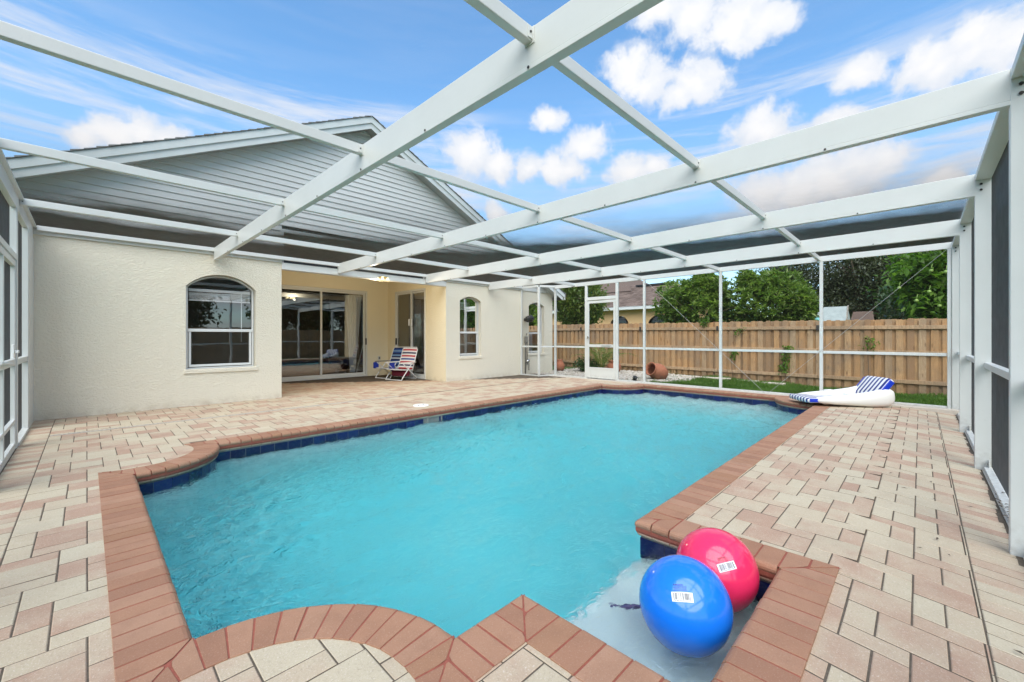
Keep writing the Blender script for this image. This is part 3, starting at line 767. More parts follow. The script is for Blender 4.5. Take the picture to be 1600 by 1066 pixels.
def add_tile(x0, x1, y0, y1, reg, fixed=True):
    x0, x1, y0, y1 = max(x0, reg[0]), min(x1, reg[1]), max(y0, reg[2]), min(y1, reg[3])
    if x1 - x0 < 0.009 or y1 - y0 < 0.009: return
    cells = [(x0, x1, y0, y1)]
    if y0 < 6.4 and x1 > RECTS[0][0] and x0 < RECTS[0][1] and y1 > RECTS[0][2] and y0 < RECTS[0][3]:
        for (cx, cy_, sx, sy) in corners:          # a paver that runs past the end of a rounded corner is cut there
            ex, ey = cx - sx * (R - W + .012), cy_ - sy * (R - W + .012); out = []
            for (a, b, c, d) in cells:
                if abs((c + d) / 2 - cy_) < 1 and a + .012 < ex < b - .012 and abs((a + b) / 2 - cx) < 1: out += [(a, ex, c, d), (ex, b, c, d)]
                elif abs((a + b) / 2 - cx) < 1 and c + .012 < ey < d - .012 and abs((c + d) / 2 - cy_) < 1: out += [(a, b, c, ey), (a, b, ey, d)]
                else: out.append((a, b, c, d))
            cells = out
    for (a, b, c, d) in cells:
        P = place_rect(a, b, c, d) if c < 6.4 else [(a, c), (b, c), (b, d), (a, d)]
        if isinstance(P, tuple):
            for (a, b, c, d) in cut_rects([P]): tiles.append(([(a, c), (b, c), (b, d), (a, d)], True))
        elif P: tiles.append((P, True))
SHAPES = [(0, 2, 0, 2), (-2, 0, -1, 1), (-2, 0, 1, 2), (2, 4, 0, 1), (-3, -2, 0, 2)]
for reg in [(X0 + 0.21, X1 - 0.20, -0.20, 7.50), (X0 + 0.21, X1 - 0.20, 7.555, YH), (2.70, 6.70, YH, 12.08)]:
    for i in range(-60, 60):
        for j in range(-25, 25):
            bx, by = OX + U * (3 * i + 7 * j), OY + U * (-2 * i)
            if not (reg[0] - 0.6 < bx < reg[1] + 0.6 and reg[2] - 0.6 < by < reg[3] + 0.6): continue
            for (a, b, c, d) in SHAPES: add_tile(bx + a * U, bx + b * U, by + c * U, by + d * U, reg)
k = 0
for reg, horiz in [((X0, X0 + 0.21, -0.40, YH), True), ((X0 + 0.21, X1 - 0.0, Y0 - .02, -0.20), False)]:
    t = reg[2] if horiz else reg[0]
    while t < (reg[3] if horiz else reg[1]):
        if horiz: add_tile(reg[0], reg[1], t, t + U, reg)
        else: add_tile(t, t + U, reg[2], reg[3], reg)
        t += U
def paver_mb(P, zt, tilt):
    """bevelled paver; P in plan"""
    n = len(P); cx = sum(p[0] for p in P) / n; cy_ = sum(p[1] for p in P) / n
    g_ = 0.0029; bv = 0.0034
    def inset(e):
        out = []
        for p in P:
            dx, dy = p[0] - cx, p[1] - cy_; L = math.hypot(dx, dy) + 1e-9
            out.append((p[0] - math.copysign(min(e, abs(dx) * .5), dx), p[1] - math.copysign(min(e, abs(dy) * .5), dy)))
        return out
    A, B = inset(g_), inset(g_ + bv)
    zz = lambda p: zt + tilt[0] * (p[0] - cx) + tilt[1] * (p[1] - cy_)
    m1 = MB()
    vs = [(p[0], p[1], -0.03 + zt) for p in A] + [(p[0], p[1], zz(p) - 0.0024) for p in A] + [(p[0], p[1], zz(p)) for p in B]
    fs = [(i, (i + 1) % n, n + (i + 1) % n, n + i) for i in range(n)] + [(n + i, n + (i + 1) % n, 2 * n + (i + 1) % n, 2 * n + i) for i in range(n)] + [tuple(range(2 * n, 3 * n))]
    m1.add(vs, fs); m1.mi = [1] * n + [0] * (n + 1); return m1
def screen_size(P):
    pts = []
    for p in P:
        d = np.array([p[0], p[1], -CAM_H]); w = float(d @ FW)
        if w < 0.25: return 0
        pts.append((800 + FPX * float(d @ RT) / w, 526 + FPX * CAM_H / w))
    cx = sum(p[0] for p in pts) / len(pts); cy_ = sum(p[1] for p in pts) / len(pts)
    if not (-20 < cx < 1620 and cy_ < 1090): return 0
    return abs(sum(pts[i][0] * pts[(i + 1) % len(pts)][1] - pts[(i + 1) % len(pts)][0] * pts[i][1] for i in range(len(pts)))) / 2
tiles.sort(key=lambda t: -screen_size(t[0]))
rest = MB(); shared = {}
for i, (P, whole) in enumerate(tiles):
    cx = sum(p[0] for p in P) / len(P); cy_ = sum(p[1] for p in P) / len(P)
    zt = zdeck(cx, cy_) - 0.0058 + rr.uniform(-.0014, .0014); tl = (rr.uniform(-.006, .006), rr.uniform(-.006, .006) + (0.104 if -0.37 < cy_ < 0.34 else 0))
    if i < 296:
        loc = Vector((cx - 5, cy_ - 4.3, zt))
        key = tuple((round(p[0] - cx, 3), round(p[1] - cy_, 3)) for p in P)
        if key not in shared:
            shared[key] = mesh_from('paver', paver_mb([(p[0] - cx, p[1] - cy_) for p in P], 0, (0, 0)), [M['paver'], M['joint']])
        o = obj('paver', shared[key], None, deck); o.location = loc
        o.rotation_euler = (math.atan(tl[1]), -math.atan(tl[0]), 0)
    else:
        m1 = paver_mb(P, zt, tl); rest.add(m1.v, m1.f); rest.mi[-len(m1.f):] = m1.mi
obj('paver_field', rest, [M['paver'], M['joint']], deck, kind='stuff')
m1 = MB(); m1.box(X1 - 0.195, X1 + 0.10, Y0 - 0.12, 8.3, -0.12, -0.005); obj('edge_strip', m1, M['concrete'], deck, bevel=0.008)
m1 = MB(); m1.box(X0 - 0.14, X0 - 0.005, Y0 - 0.2, YH, -0.12, -0.006); m1.box(X0, X1 - 0.2, Y0 - 0.24, Y0 - 0.025, -0.2, -0.078); obj('edge_strip', m1, M['concrete'], deck, bevel=0.008)
# slotted drain set across the deck in front of the house
dr = thing('deck_drain', 'white slotted drain strip set into the pavers along the house', 'drain', (1.4, 7.527, 0))
m1 = MB(); m1.box(X0 + .22, 4.4, 7.503, 7.508, -0.02, 0.001); m1.box(X0 + .22, 4.4, 7.547, 7.552, -0.02, 0.001)
x = X0 + .22
while x < 4.39: m1.box(x, x + 0.020, 7.508, 7.547, -0.02, -0.001); x += 0.042
obj('slotted_cover', m1, M['concrete'], dr)
# ------------------------------------------------------------------ the house
house = thing('house', 'cream stucco house with a grey sided gable and a recessed patio', 'house', (4.43, 10.5, 0))
ZW = 2.75
def arch_loop(x0, x1, zb, zs, zt, n=14):
    c = (x1 - x0) / 2; h = zt - zs; Rr = (c * c + h * h) / (2 * h); zc = zt - Rr; a = math.asin(c / Rr); xm = (x0 + x1) / 2
    return [(x0, zb), (x1, zb)] + [(xm + Rr * math.sin(t), zc + Rr * math.cos(t)) for t in np.linspace(a, -a, n)]
WINS = [(1.195, 2.251, 0.60, 2.075, 2.315), (7.17, 7.945, 0.62, 2.19, 2.318), (9.99, 10.762, 0.62, 2.19, 2.318)]
XL, XR = -2.1, 11.2
wl = MB()
def front(x0, x1, wins, z1=ZW):
    loops = [[(x0, -0.3), (x1, -0.3), (x1, z1), (x0, z1)]] + [arch_loop(*w)[::-1] for w in wins]
    wl.tess(loops, lambda a, b: (a, YH, b), flip=True)
    for w in wins:
        L = arch_loop(*w); n = len(L)
        wl.add([(p[0], YH, p[1]) for p in L] + [(p[0], YH + 0.18, p[1]) for p in L], [(i, (i + 1) % n, n + (i + 1) % n, n + i) for i in range(n)])
front(XL, 2.70, WINS[:1]); front(6.70, XR, WINS[1:])
# wall behind, so that the rooms are closed
wl.add([(XL, YH, -.3), (XL, 22, -.3), (XL, 22, ZW), (XL, YH, ZW)], [(0, 3, 2, 1)]); wl.add([(XR, YH, -.3), (XR, 22, -.3), (XR, 22, ZW), (XR, YH, ZW)], [(0, 1, 2, 3)])
wl.add([(XL, 22, -.3), (XR, 22, -.3), (XR, 22, ZW), (XL, 22, ZW)], [(0, 3, 2, 1)])
obj('wall', flipfix(wl) if False else wl, M['stucco'], house)
# patio recess
YB = 12.08; ZC = 3.3
rc = MB()
def plate(o, a, b, holes=()):    # rectangle from o along a and b, with rectangular holes given as fractions in metres
    o, a, b = map(np.array, (o, a, b)); la, lb = np.linalg.norm(a), np.linalg.norm(b); ua, ub = a / la, b / lb
    loops = [[(0, 0), (la, 0), (la, lb), (0, lb)]] + [[(h[0], h[2]), (h[0], h[3]), (h[1], h[3]), (h[1], h[2])] for h in holes]
    rc.tess(loops, lambda p, q_: tuple(o + ua * p + ub * q_))
plate((2.70, YB, -.1), (4.0, 0, 0), (0, 0, ZC + .1), [(0.56, 3.30, 0.1, 2.68)])
plate((6.70, YB, -.1), (0, -(YB - YH), 0), (0, 0, ZC + .1), [(0.46, 2.10, 0.1, 2.68)])
plate((2.70, YH, -.1), (0, YB - YH, 0), (0, 0, ZC + .1))
plate((2.70, YB, 3.03), (4.0, 0, 0), (0, -(YB - YH), 0))
obj('recess_wall', rc, M['stucco_warm'], house)
m1 = MB(); m1.box(2.70, 6.70, YH - 0.025, YH + 0.13, 2.53, 2.665); obj('header_beam', m1, M['white'], house, bevel=0.006)
m1 = MB(); m1.box(2.60, 6.80, YH + 0.30, YH + 0.33, 2.70, ZC + .1); m1.f.reverse(); obj('dark_gap_sheet', m1, M['dark'], house)  # added black sheet, makes the gap above the header look unlit
m1 = MB(); m1.box(2.705, 6.695, YH + 0.03, YH + 0.04, 2.69, ZC)
obj('recess_screen', m1, M['screen'], house)
for x in (2.735, 3.86, 6.05, 6.66): m1 = MB(); m1.box(x - .02, x + .02, YH + .045, YH + .075, 2.668, ZC - 0.002); obj('recess_strut', m1, M['frame'], house)
# windows
def window(w, lower_screen, full_blind, wand):
    x0, x1, zb, zs, zt = w; y = YH + 0.10
    fw = 0.028
    out = arch_loop(x0 + .012, x1 - .012, zb + .03, zs, zt - .012); inn = arch_loop(x0 + .012 + fw, x1 - .012 - fw, zb + .03 + fw * .8, zs - .005, zt - .012 - fw)
    fr = MB(); n = len(out)
    vs = [(p[0], y, p[1]) for p in out] + [(p[0], y, p[1]) for p in inn] + [(p[0], y + .05, p[1]) for p in out] + [(p[0], y + .05, p[1]) for p in inn]
    for i in range(n):
        j = (i + 1) % n
        fr.add([vs[i], vs[j], vs[n + j], vs[n + i]], [(0, 1, 2, 3)]); fr.add([vs[n + i], vs[n + j], vs[3 * n + j], vs[3 * n + i]], [(0, 1, 2, 3)])
    wn_ = obj('window', fr, M['frame'], house); sub_off(wn_, house)
    zm = 1.312
    m1 = MB(); m1.box(x0 + .03, x1 - .03, y - .014, y + .045, zm - .026, zm + .026); m1.box(x0 + .05, x1 - .05, y - .004, y + .04, zb + .065, zb + .105); m1.box(x0 + .05, x0 + .085, y - .006, y + .04, zb + .105, zm - .026); m1.box(x1 - .085, x1 - .05, y - .006, y + .04, zb + .105, zm - .026)
    obj('sash', m1, M['frame'], wn_, bevel=0.004)
    gl = MB(); L = arch_loop(x0 + .05, x1 - .05, zm, zs, zt - .05); gl.tess([L], lambda a, b: (a, y + .03, b), flip=True)
    obj('pane', gl, M['glass_win'], wn_)
    gl = MB(); gl.add([(x0 + .05, y + .018, zb + .06), (x1 - .05, y + .018, zb + .06), (x1 - .05, y + .018, zm), (x0 + .05, y + .018, zm)], [(0, 1, 2, 3)]); obj('pane', gl, M['glass_win'], wn_)
    if lower_screen:
        gl = MB(); gl.add([(x0 + .085, y + .006, zb + .10), (x1 - .085, y + .006, zb + .10), (x1 - .085, y + .006, zm - .02), (x0 + .085, y + .006, zm - .02)], [(0, 1, 2, 3)]); obj('fly_screen', gl, M['screen'], wn_)
    bl = MB(); zt_ = zs - .025; bl.box(x0 + .06, x1 - .06, y + .06, y + .10, zt_ - .05, zt_)
    nsl = 7
    for k in range(nsl): bl.box(x0 + .062, x1 - .062, y + .056, y + .105, zt_ - .07 - k * .017 - .005, zt_ - .07 - k * .017 + .004)
    bl.box(x0 + .06, x1 - .06, y + .055, y + .105, zt_ - .07 - nsl * .017 - .025, zt_ - .07 - nsl * .017)
    if wand: bl.tube([(x1 - .20, y + .052, zt_ - .05), (x1 - .20, y + .052, 1.10)], .008, 6)
    obj('blind', bl, M['blind'], wn_)
    sl = MB(); sl.box(x0 - .03, x1 + .03, YH - .022, YH + .08, zb - .045, zb + .0295); obj('sill', sl, M['stucco'], wn_, bevel=0.01)
    tr = MB(); O = arch_loop(x0 - .0, x1 + .0, zb, zs, zt); I = arch_loop(x0 + .013, x1 - .013, zb, zs - .003, zt - .013); n = len(O)
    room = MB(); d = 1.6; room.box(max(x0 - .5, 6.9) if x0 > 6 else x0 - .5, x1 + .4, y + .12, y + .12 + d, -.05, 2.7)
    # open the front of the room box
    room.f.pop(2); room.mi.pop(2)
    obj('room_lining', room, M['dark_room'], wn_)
for i, w in enumerate(WINS): window(w, i == 0, False, i == 0)
cm = MB(); 
for w, xa, xb in ((WINS[2], 10.02, 10.42),):
    y = YH + .22; n = 18; vs = []
    for k in range(n + 1):
        x = xa + (xb - xa) * k / n; yy = y + .025 * math.sin(k * 1.9)
        vs += [(x, yy, .62), (x, yy, 2.0)]
    cm.add(vs, [(2 * k, 2 * k + 2, 2 * k + 3, 2 * k + 1) for k in range(n)])
obj('curtain', cm, M['curtain'], house, smooth=True)
# sliding doors: frames, panes, handles
def slider(name, o, ux, uy, width, zt, mull, handles):
    o = np.array(o, float); ux = np.array(ux, float); uy = np.array(uy, float)
    def bx(m, a0, a1, d0, d1, z0, z1):
        P = [o + ux * a + uy * d for a, d in ((a0, d0), (a1, d0), (a1, d1), (a0, d1))]
        P = [(p[0], p[1]) for p in P]
        ar = sum(P[i][0] * P[(i + 1) % 4][1] - P[(i + 1) % 4][0] * P[i][1] for i in range(4))
        m.prism(P if ar > 0 else P[::-1], z0, z1)
    fr = MB(); bx(fr, 0, width, -.02, .10, zt - .055, zt); bx(fr, 0, width, -.03, .10, -.004, .045); bx(fr, 0, .05, -.02, .10, .045, zt - .055); bx(fr, width - .05, width, -.02, .10, .045, zt - .055)
    D = obj(name, fr, M['alu'], house, bevel=0.004); sub_off(D, house)
    edges = [0.05] + mull + [width - .05]
    for k in range(len(edges) - 1):
        a, b = edges[k] - (.028 if k else 0), edges[k + 1] + (.028 if k < len(edges) - 2 else 0); d = 0.012 + .036 * (k % 2)
        m1 = MB(); bx(m1, a, a + .052, d, d + .03, .046, zt - .056); bx(m1, b - .052, b, d, d + .03, .046, zt - .056); bx(m1, a + .052, b - .052, d, d + .03, .046, .115); bx(m1, a + .052, b - .052, d, d + .03, zt - .105, zt - .056)
        obj('sash', m1, M['alu'], D, bevel=0.003)
        p0 = o + ux * (a + .05) + uy * (d + .015); p1 = o + ux * (b - .05) + uy * (d + .015)
        m1 = MB(); m1.add([(p0[0], p0[1], .11), (p1[0], p1[1], .11), (p1[0], p1[1], zt - .10), (p0[0], p0[1], zt - .10)], [(0, 1, 2, 3)]); obj('pane', m1, M['glass'], D)
    for a, zz, dk in handles:
        m1 = MB(); bx(m1, a - .012, a + .012, -.035, .012, zz - .10, zz + .10); obj('handle', m1, M['dark'] if dk else M['wplastic'], D, bevel=0.006)
slider('sliding_door', (3.26, YB, 0), (1, 0, 0), (0, 1, 0), 2.74, 2.575, [1.38], [(2.70, 1.05, True)])
slider('sliding_door', (6.70, 11.62, 0), (0, -1, 0), (1, 0, 0), 1.64, 2.575, [0.86], [(0.80, 1.62, False), (0.93, 1.62, False), (0.06, 1.05, True)])
# rooms behind the glass
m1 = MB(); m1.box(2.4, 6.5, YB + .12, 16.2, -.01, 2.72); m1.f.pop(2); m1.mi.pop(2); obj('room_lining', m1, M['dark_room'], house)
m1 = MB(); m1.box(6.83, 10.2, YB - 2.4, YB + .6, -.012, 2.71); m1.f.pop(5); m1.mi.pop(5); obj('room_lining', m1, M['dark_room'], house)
cm = MB(); vs = []; n = 44
for j, z in enumerate(np.linspace(0.12, 2.46, 12)):
    t = j / 11; xa, xb = 5.56 + (5.42 - 5.56) * t, 5.72 + (5.93 - 5.72) * t ** .8
    for k in range(n + 1):
        u = k / n; vs.append((xa + (xb - xa) * u, YB + .22 + .035 * math.sin(u * 34 + t) * (0.5 + .5 * t), z))
cm.add(vs, [(j * (n + 1) + k, j * (n + 1) + k + 1, (j + 1) * (n + 1) + k + 1, (j + 1) * (n + 1) + k) for j in range(11) for k in range(n)])
obj('curtain', cm, M['curtain'], house, smooth=True)
# gable siding, boards lapped one over the next
SL = 0.487; AX, AZ = 4.43, 6.10
def ztop(x): return AZ - SL * abs(x - AX) - 0.17
z = 2.72; EXPO = 0.228
while z < AZ - 0.35:
    def half(zz): return (AZ - 0.17 - zz) / SL
    spans = [(AX - half(z), AX + half(z), AX - half(z + EXPO), AX + half(z + EXPO))]
    zt_ = min(z + EXPO, AZ - 0.19)
    a0, a1 = max(XL - .2, AX - half(z)), min(XR + .2, AX + half(z)); b0, b1 = max(XL - .2, AX - half(zt_)), min(XR + .2, AX + half(zt_))
    cuts = [(a0, a1, b0, b1)]
    if z < ZC - 0.1: cuts = [(a0, 2.70, b0, 2.70), (6.70, a1, 6.70, b1)]
    for (p0, p1, q0, q1) in cuts:
        if p1 - p0 < 0.1: continue
        m1 = MB()
        # double-four profile: two courses to a board, each stepping out at its foot
        zm = (z + zt_) / 2; f = (zm - z) / (zt_ - z); m0, m1x = p0 + (q0 - p0) * f, p1 + (q1 - p1) * f
        prof = [(p0, p1, YH - .026, z), (m0, m1x, YH - .004, zm - .001), (m0, m1x, YH - .026, zm), (q0, q1, YH - .004, zt_)]
        vs = []
        for (u0, u1, y, zz) in prof: vs += [(u0, y, zz), (u1, y, zz)]
        vs += [(p0, YH + .02, z), (p1, YH + .02, z)]
        m1.add(vs, [(0, 1, 3, 2), (2, 3, 5, 4), (4, 5, 7, 6), (8, 9, 1, 0)])
        obj('siding_board', m1, M['siding'], house)
    z += EXPO
m1 = MB(); m1.tess([[(XL, ZW), (XR, ZW), (XR, 2.86), (AX, AZ - .19), (XL, 2.92)], [(2.66, 2.76), (6.74, 2.76), (6.74, ZC + .02), (2.66, ZC + .02)][::-1]], lambda a, b: (a, YH + .025, b), flip=True); obj('gable_backing', m1, M['dark'], house)
for x in (2.70, 6.70): m1 = MB(); m1.box(x - .03, x + .03, YH - .034, YH + .04, 2.76, ZC + .03); obj('corner_trim', m1, M['trim'], house)
m1 = MB(); m1.box(2.73, 6.67, YH - .034, YH + .04, ZC - .03, ZC + .03); obj('corner_trim', m1, M['trim'], house)
for a, b in ((XL, 2.70), (6.70, XR)): m1 = MB(); m1.box(a, b, YH - .03, YH + .02, 2.66, 2.725); obj('wall_band', m1, M['white'], house, bevel=0.004)
# roof planes with shingle courses, rake boards, soffit
YF, YBK = 8.70, 22.6; RUN = 7.05
for sg, nm in ((-1, 'l'), (1, 'r')):
    L = RUN * math.hypot(1, SL); ux, uz = sg * RUN / L, -SL * RUN / L; nxx, nzz = sg * SL / math.hypot(1, SL), 1 / math.hypot(1, SL)
    m1 = MB()
    def P(s_, y, h): return (AX + ux * s_ + nxx * h, y, AZ - .01 + uz * s_ + nzz * h)
    m1.add([P(0, YF + .02, 0), P(L, YF + .02, 0), P(L, YBK, 0), P(0, YBK, 0)], [(0, 1, 2, 3)])
    m1.add([P(0.05, YF + .02, -.12), P(L, YF + .02, -.12), P(L, YBK, -.12), P(0.05, YBK, -.12)], [(0, 3, 2, 1)])
    rf = obj('roof', m1, M['trim'], house); sub_off(rf, house)
    sh = MB(); ex = 0.145; k = 0; s_ = 0.0
    while s_ < L + .02:
        y = YF - .015 - rr.uniform(0, .012)
        ylim = YF + 1.2
        while y < ylim:
            wd = rr.uniform(.16, .36); h = rr.uniform(.012, .022); e0 = min(s_ + ex * 1.15, L + .03); off = rr.uniform(-.006, .006)
            sh.add([P(s_, y, .006), P(e0 + off, y, h + .006), P(e0 + off, y + wd - .006, h + .006), P(s_, y + wd - .006, .006), P(e0 + off, y, .0), P(e0 + off, y + wd - .006, .0), P(s_, y, 0)], [(0, 1, 2, 3), (1, 4, 5, 2), (0, 6, 4, 1)])
            y += wd
        sh.add([P(s_, ylim, .006), P(min(s_ + ex * 1.15, L + .03), ylim, .02), P(min(s_ + ex * 1.15, L + .03), YBK, .02), P(s_, YBK, .006)], [(0, 1, 2, 3)])
        s_ += ex
    obj('shingles', sh, M['shingle_grey'], rf, kind='stuff')
    for (y0, y1, h0, h1, nm2) in ((YF, YF + .026, -.125, -.002, 'rake_board'), (YF + .028, YF + .05, -.235, -.105, 'rake_board')):
        m1 = MB(); vs = [P(-h0 * 0.0, y0, h1), P(L, y0, h1), P(L, y0, h0), P(0, y0, h0)]
        # plumb cut at the ridge
        vs[0] = (AX, y0, P(0, 0, 0)[2] + h1 / nzz); vs[3] = (AX, y0, P(0, 0, 0)[2] + h0 / nzz)
        vs = vs + [(v[0], y1, v[2]) for v in vs]
        m1.add(vs, [(0, 1, 2, 3), (7, 6, 5, 4), (0, 4, 5, 1), (1, 5, 6, 2), (2, 6, 7, 3), (3, 7, 4, 0)])
        obj(nm2, flipfix(m1), M['trim'], rf)
    m1 = MB(); h = -.20
    z0 = P(0, 0, 0)[2] + h / nzz
    m1.add([(AX, YF + .052, z0), (AX, YH + .03, z0), P(L, YH + .03, h), P(L, YF + .052, h)], [(0, 1, 2, 3), (3, 2, 1, 0)]); obj('soffit', m1, M['trim'], rf)
    m1 = MB(); e = P(L, 0, 0); m1.box(e[0] - .012 * sg, e[0] + .014 * sg, YF, YBK, e[2] - .2, e[2] + .0); m1.add([(e[0], YF + .05, e[2] - .19), (sg * 0 + (XL if sg < 0 else XR), YF + .05, e[2] - .19), ((XL if sg < 0 else XR), YBK, e[2] - .19), (e[0], YBK, e[2] - .19)], [(0, 1, 2, 3), (3, 2, 1, 0)])
    obj('eave_fascia', m1, M['white'], rf)
# fittings on the house
pf = thing('patio_ceiling_light', 'small lit brass light with glass shades under the white patio header', 'ceiling light', (4.83, 8.95, 2.53))
m1 = MB(); m1.lathe([(.03, .03), (.115, .03), (.115, .012), (.06, -.0), (.02, -.012)], 24, Matrix.Translation((4.83, 8.93, 2.555))); obj('base_plate', m1, M['brass'], pf, smooth=True)
for k in range(5):
    a = k * 1.2566 + .3; c = (4.83 + .105 * math.cos(a), 8.93 + .105 * math.sin(a), 2.555)
    m1 = MB(); m1.tube([(4.83, 8.93, 2.57), (4.83 + .07 * math.cos(a), 8.93 + .07 * math.sin(a), 2.585), c], .009, 6); obj('arm', m1, M['brass'], pf)
    m1 = MB(); m1.lathe([(.018, .02), (.03, 0), (.05, -.045), (.053, -.06)], 14, Matrix.Translation(c), cap=False); obj('lamp_shade', m1, M['lampglass'], pf, smooth=True)
pl_d = bpy.data.lights.new('patio_bulb', 'POINT'); pl_d.energy = 23; pl_d.color = (1.0, 0.86, 0.64); pl_d.shadow_soft_size = 0.03
pl_o = bpy.data.objects.new('patio_bulb', pl_d); COL.objects.link(pl_o); pl_o.parent = pf; pl_o.location = (0, .42, -.10)
wo_ = thing('wall_outlet', 'cream outdoor socket cover on the patio back wall', 'socket', (6.39, YB, .53))
m1 = MB(); m1.box(6.35, 6.43, YB - .03, YB, .47, .59); obj('cover', m1, M['alu'], wo_, bevel=.008)
m1 = MB(); m1.box(6.365, 6.415, YB - .036, YB - .031, .50, .525); m1.box(6.365, 6.415, YB - .036, YB - .031, .54, .565); obj('socket_face', m1, M['dark'], wo_)
sl = thing('security_pole', 'pale wooden pole leaning inside the sliding glass door', 'pole', (5.72, YB + .12, .06))
m1 = MB(); m1.tube([(5.70, YB + .11, .05), (5.965, YB + .10, 1.15)], .014, 8); obj('shaft', m1, M['tubing'], sl)
lm = thing('wall_lantern', 'black flood lamp on the stucco beside the last arched window', 'wall lamp', (9.78, YH, 1.72))
m1 = MB(); m1.lathe([(.05, 0), (.05, .025), (.02, .03)], 16, Matrix.Translation((9.80, YH, 1.74)) @ Matrix.Rotation(rad(90), 4, 'X')); obj('base_plate', m1, M['dark'], lm)
m1 = MB(); m1.tube([(9.80, YH - .02, 1.74), (9.80, YH - .12, 1.74)], .02, 8); obj('arm', m1, M['dark'], lm)
m1 = MB(); m1.lathe([(.05, -.14), (.095, -.10), (.11, .03), (.105, .10), (.02, .115)], 20, Matrix.Translation((9.80, YH - .20, 1.76)) @ Matrix.Rotation(rad(80), 4, 'Y')); obj('lamp_head', m1, M['dark'], lm, smooth=True)
cd = thing('conduit', 'grey pipes and shut-off box climbing the cream wall beside the last arched window', 'pipe', (9.82, YH, 0))
m1 = MB(); m1.tube([(9.80, YH - .035, -.05), (9.80, YH - .035, 1.0), (9.80, YH - .04, 1.18), (9.85, YH - .04, 1.28), (9.88, YH - .02, 1.3)], .02, 8); obj('pipe', m1, M['greypipe'], cd, smooth=True)
m1 = MB(); m1.tube([(9.88, YH - .035, .3), (9.88, YH - .035, 1.1)], .014, 8); obj('pipe', m1, M['palebark'], cd, smooth=True)
m1 = MB(); m1.box(9.76, 9.86, YH - .09, YH - .005, 1.0, 1.2); obj('shut_off_box', m1, M['greypipe'], cd, bevel=.01)
m1 = MB(); m1.lathe([(.03, -.06), (.05, -.03), (.055, .04), (.02, .07)], 14, Matrix.Translation((9.84, YH - .09, .42)) @ Matrix.Rotation(rad(60), 4, 'Y')); obj('valve', m1, M['steel'], cd, smooth=True)
m1 = MB(); m1.tube([(9.88, YH - .08, .42), (9.90, YH - .09, .36), (9.90, YH - .09, .12)], .016, 8); obj('spout', m1, M['steel'], cd, smooth=True)
# ------------------------------------------------------------------ the screened enclosure
enc = thing('pool_enclosure', 'white aluminium screened pool enclosure with deep flat roof beams', 'pool enclosure', (5, 4.3, 0))
ZR = 2.775                       # underside of the roof screen
BX = [1.61, 3.83, 6.06, 8.23]; PY = [1.43, 3.29, 5.22, 7.31]
def ebox(name, x0, x1, y0, y1, z0, z1, mat='white', bev=0.004, parent=None):
    m1 = MB(); m1.box(x0, x1, y0, y1, z0, z1); return obj(name, m1, M[mat], parent or enc, bevel=bev)
def screws(parent, pts, axis, r=0.009, mat='screw'):
    m1 = MB()
    for p in pts:
        R_ = Matrix.Rotation(rad(90), 4, 'X' if axis == 'y' else 'Y') if axis in 'xy' else Matrix.Identity(4)
        m1.lathe([(r, -.004), (r * .7, .004)], 8, Matrix.Translation(p) @ R_)
    obj('screw', m1, M[mat], parent, kind='stuff' if len(pts) > 1 else None)
for i, x in enumerate(BX):
    m1 = MB(); hw = .026; y0, y1 = Y0 + .02, YH - .032
    # hollow section with a flange lip along the foot and a groove just above it
    m1.box(x - hw, x + hw, y0, y1, 2.590, ZR); m1.box(x - hw - .003, x + hw + .003, y0, y1, 2.562, 2.5895)
    b = obj('roof_beam', m1, M['white'], enc, bevel=.003); sub_off(b, enc)
    screws(b, [(x - hw - .004, y, 2.576) for y in np.arange(0.5, 8.8, .93)], 'x', .008)
# purlins, each one bay long, seated on the beams with an angle clip
for j, y in enumerate(PY):
    ed = [X0] + BX + [X1]
    for i in range(len(ed) - 1):
        a = ed[i] + (.027 if i else .0); b = ed[i + 1] - (.027 if i < len(BX) else 0.0)
        p = ebox('purlin', a, b, y - .025, y + .025, ZR - .078, ZR - .002); sub_off(p, enc)
        for e, sg in ((a, 1), (b, -1)):
            m1 = MB(); m1.box(e, e + sg * .004, y - .04, y + .026, ZR - .088, ZR - .004); m1.box(e, e + sg * .038, y - .030, y - .0255, ZR - .07, ZR - .012)
            obj('clip', m1, M['white'], p)
            screws(p, [(e + sg * .02, y - .0315, ZR - .04)], 'y', .007)
# edge members of the roof
ebox('eave_beam', X1 - .03, X1 + .03, Y0 - .06, 8.05, ZR - .105, ZR)
ebox('eave_beam', X0 - .05, X0 - .003, Y0 - .06, YH - .03, ZR - .175, ZR - .02)
ebox('eave_beam', X0 - .02, X0 + .03, Y0 - .06, YH - .03, ZR - .017, ZR + .006)
ebox('receiver_channel', X0 + .035, 9.58, YH - .085, YH - .032, ZR - .065, ZR + .002)
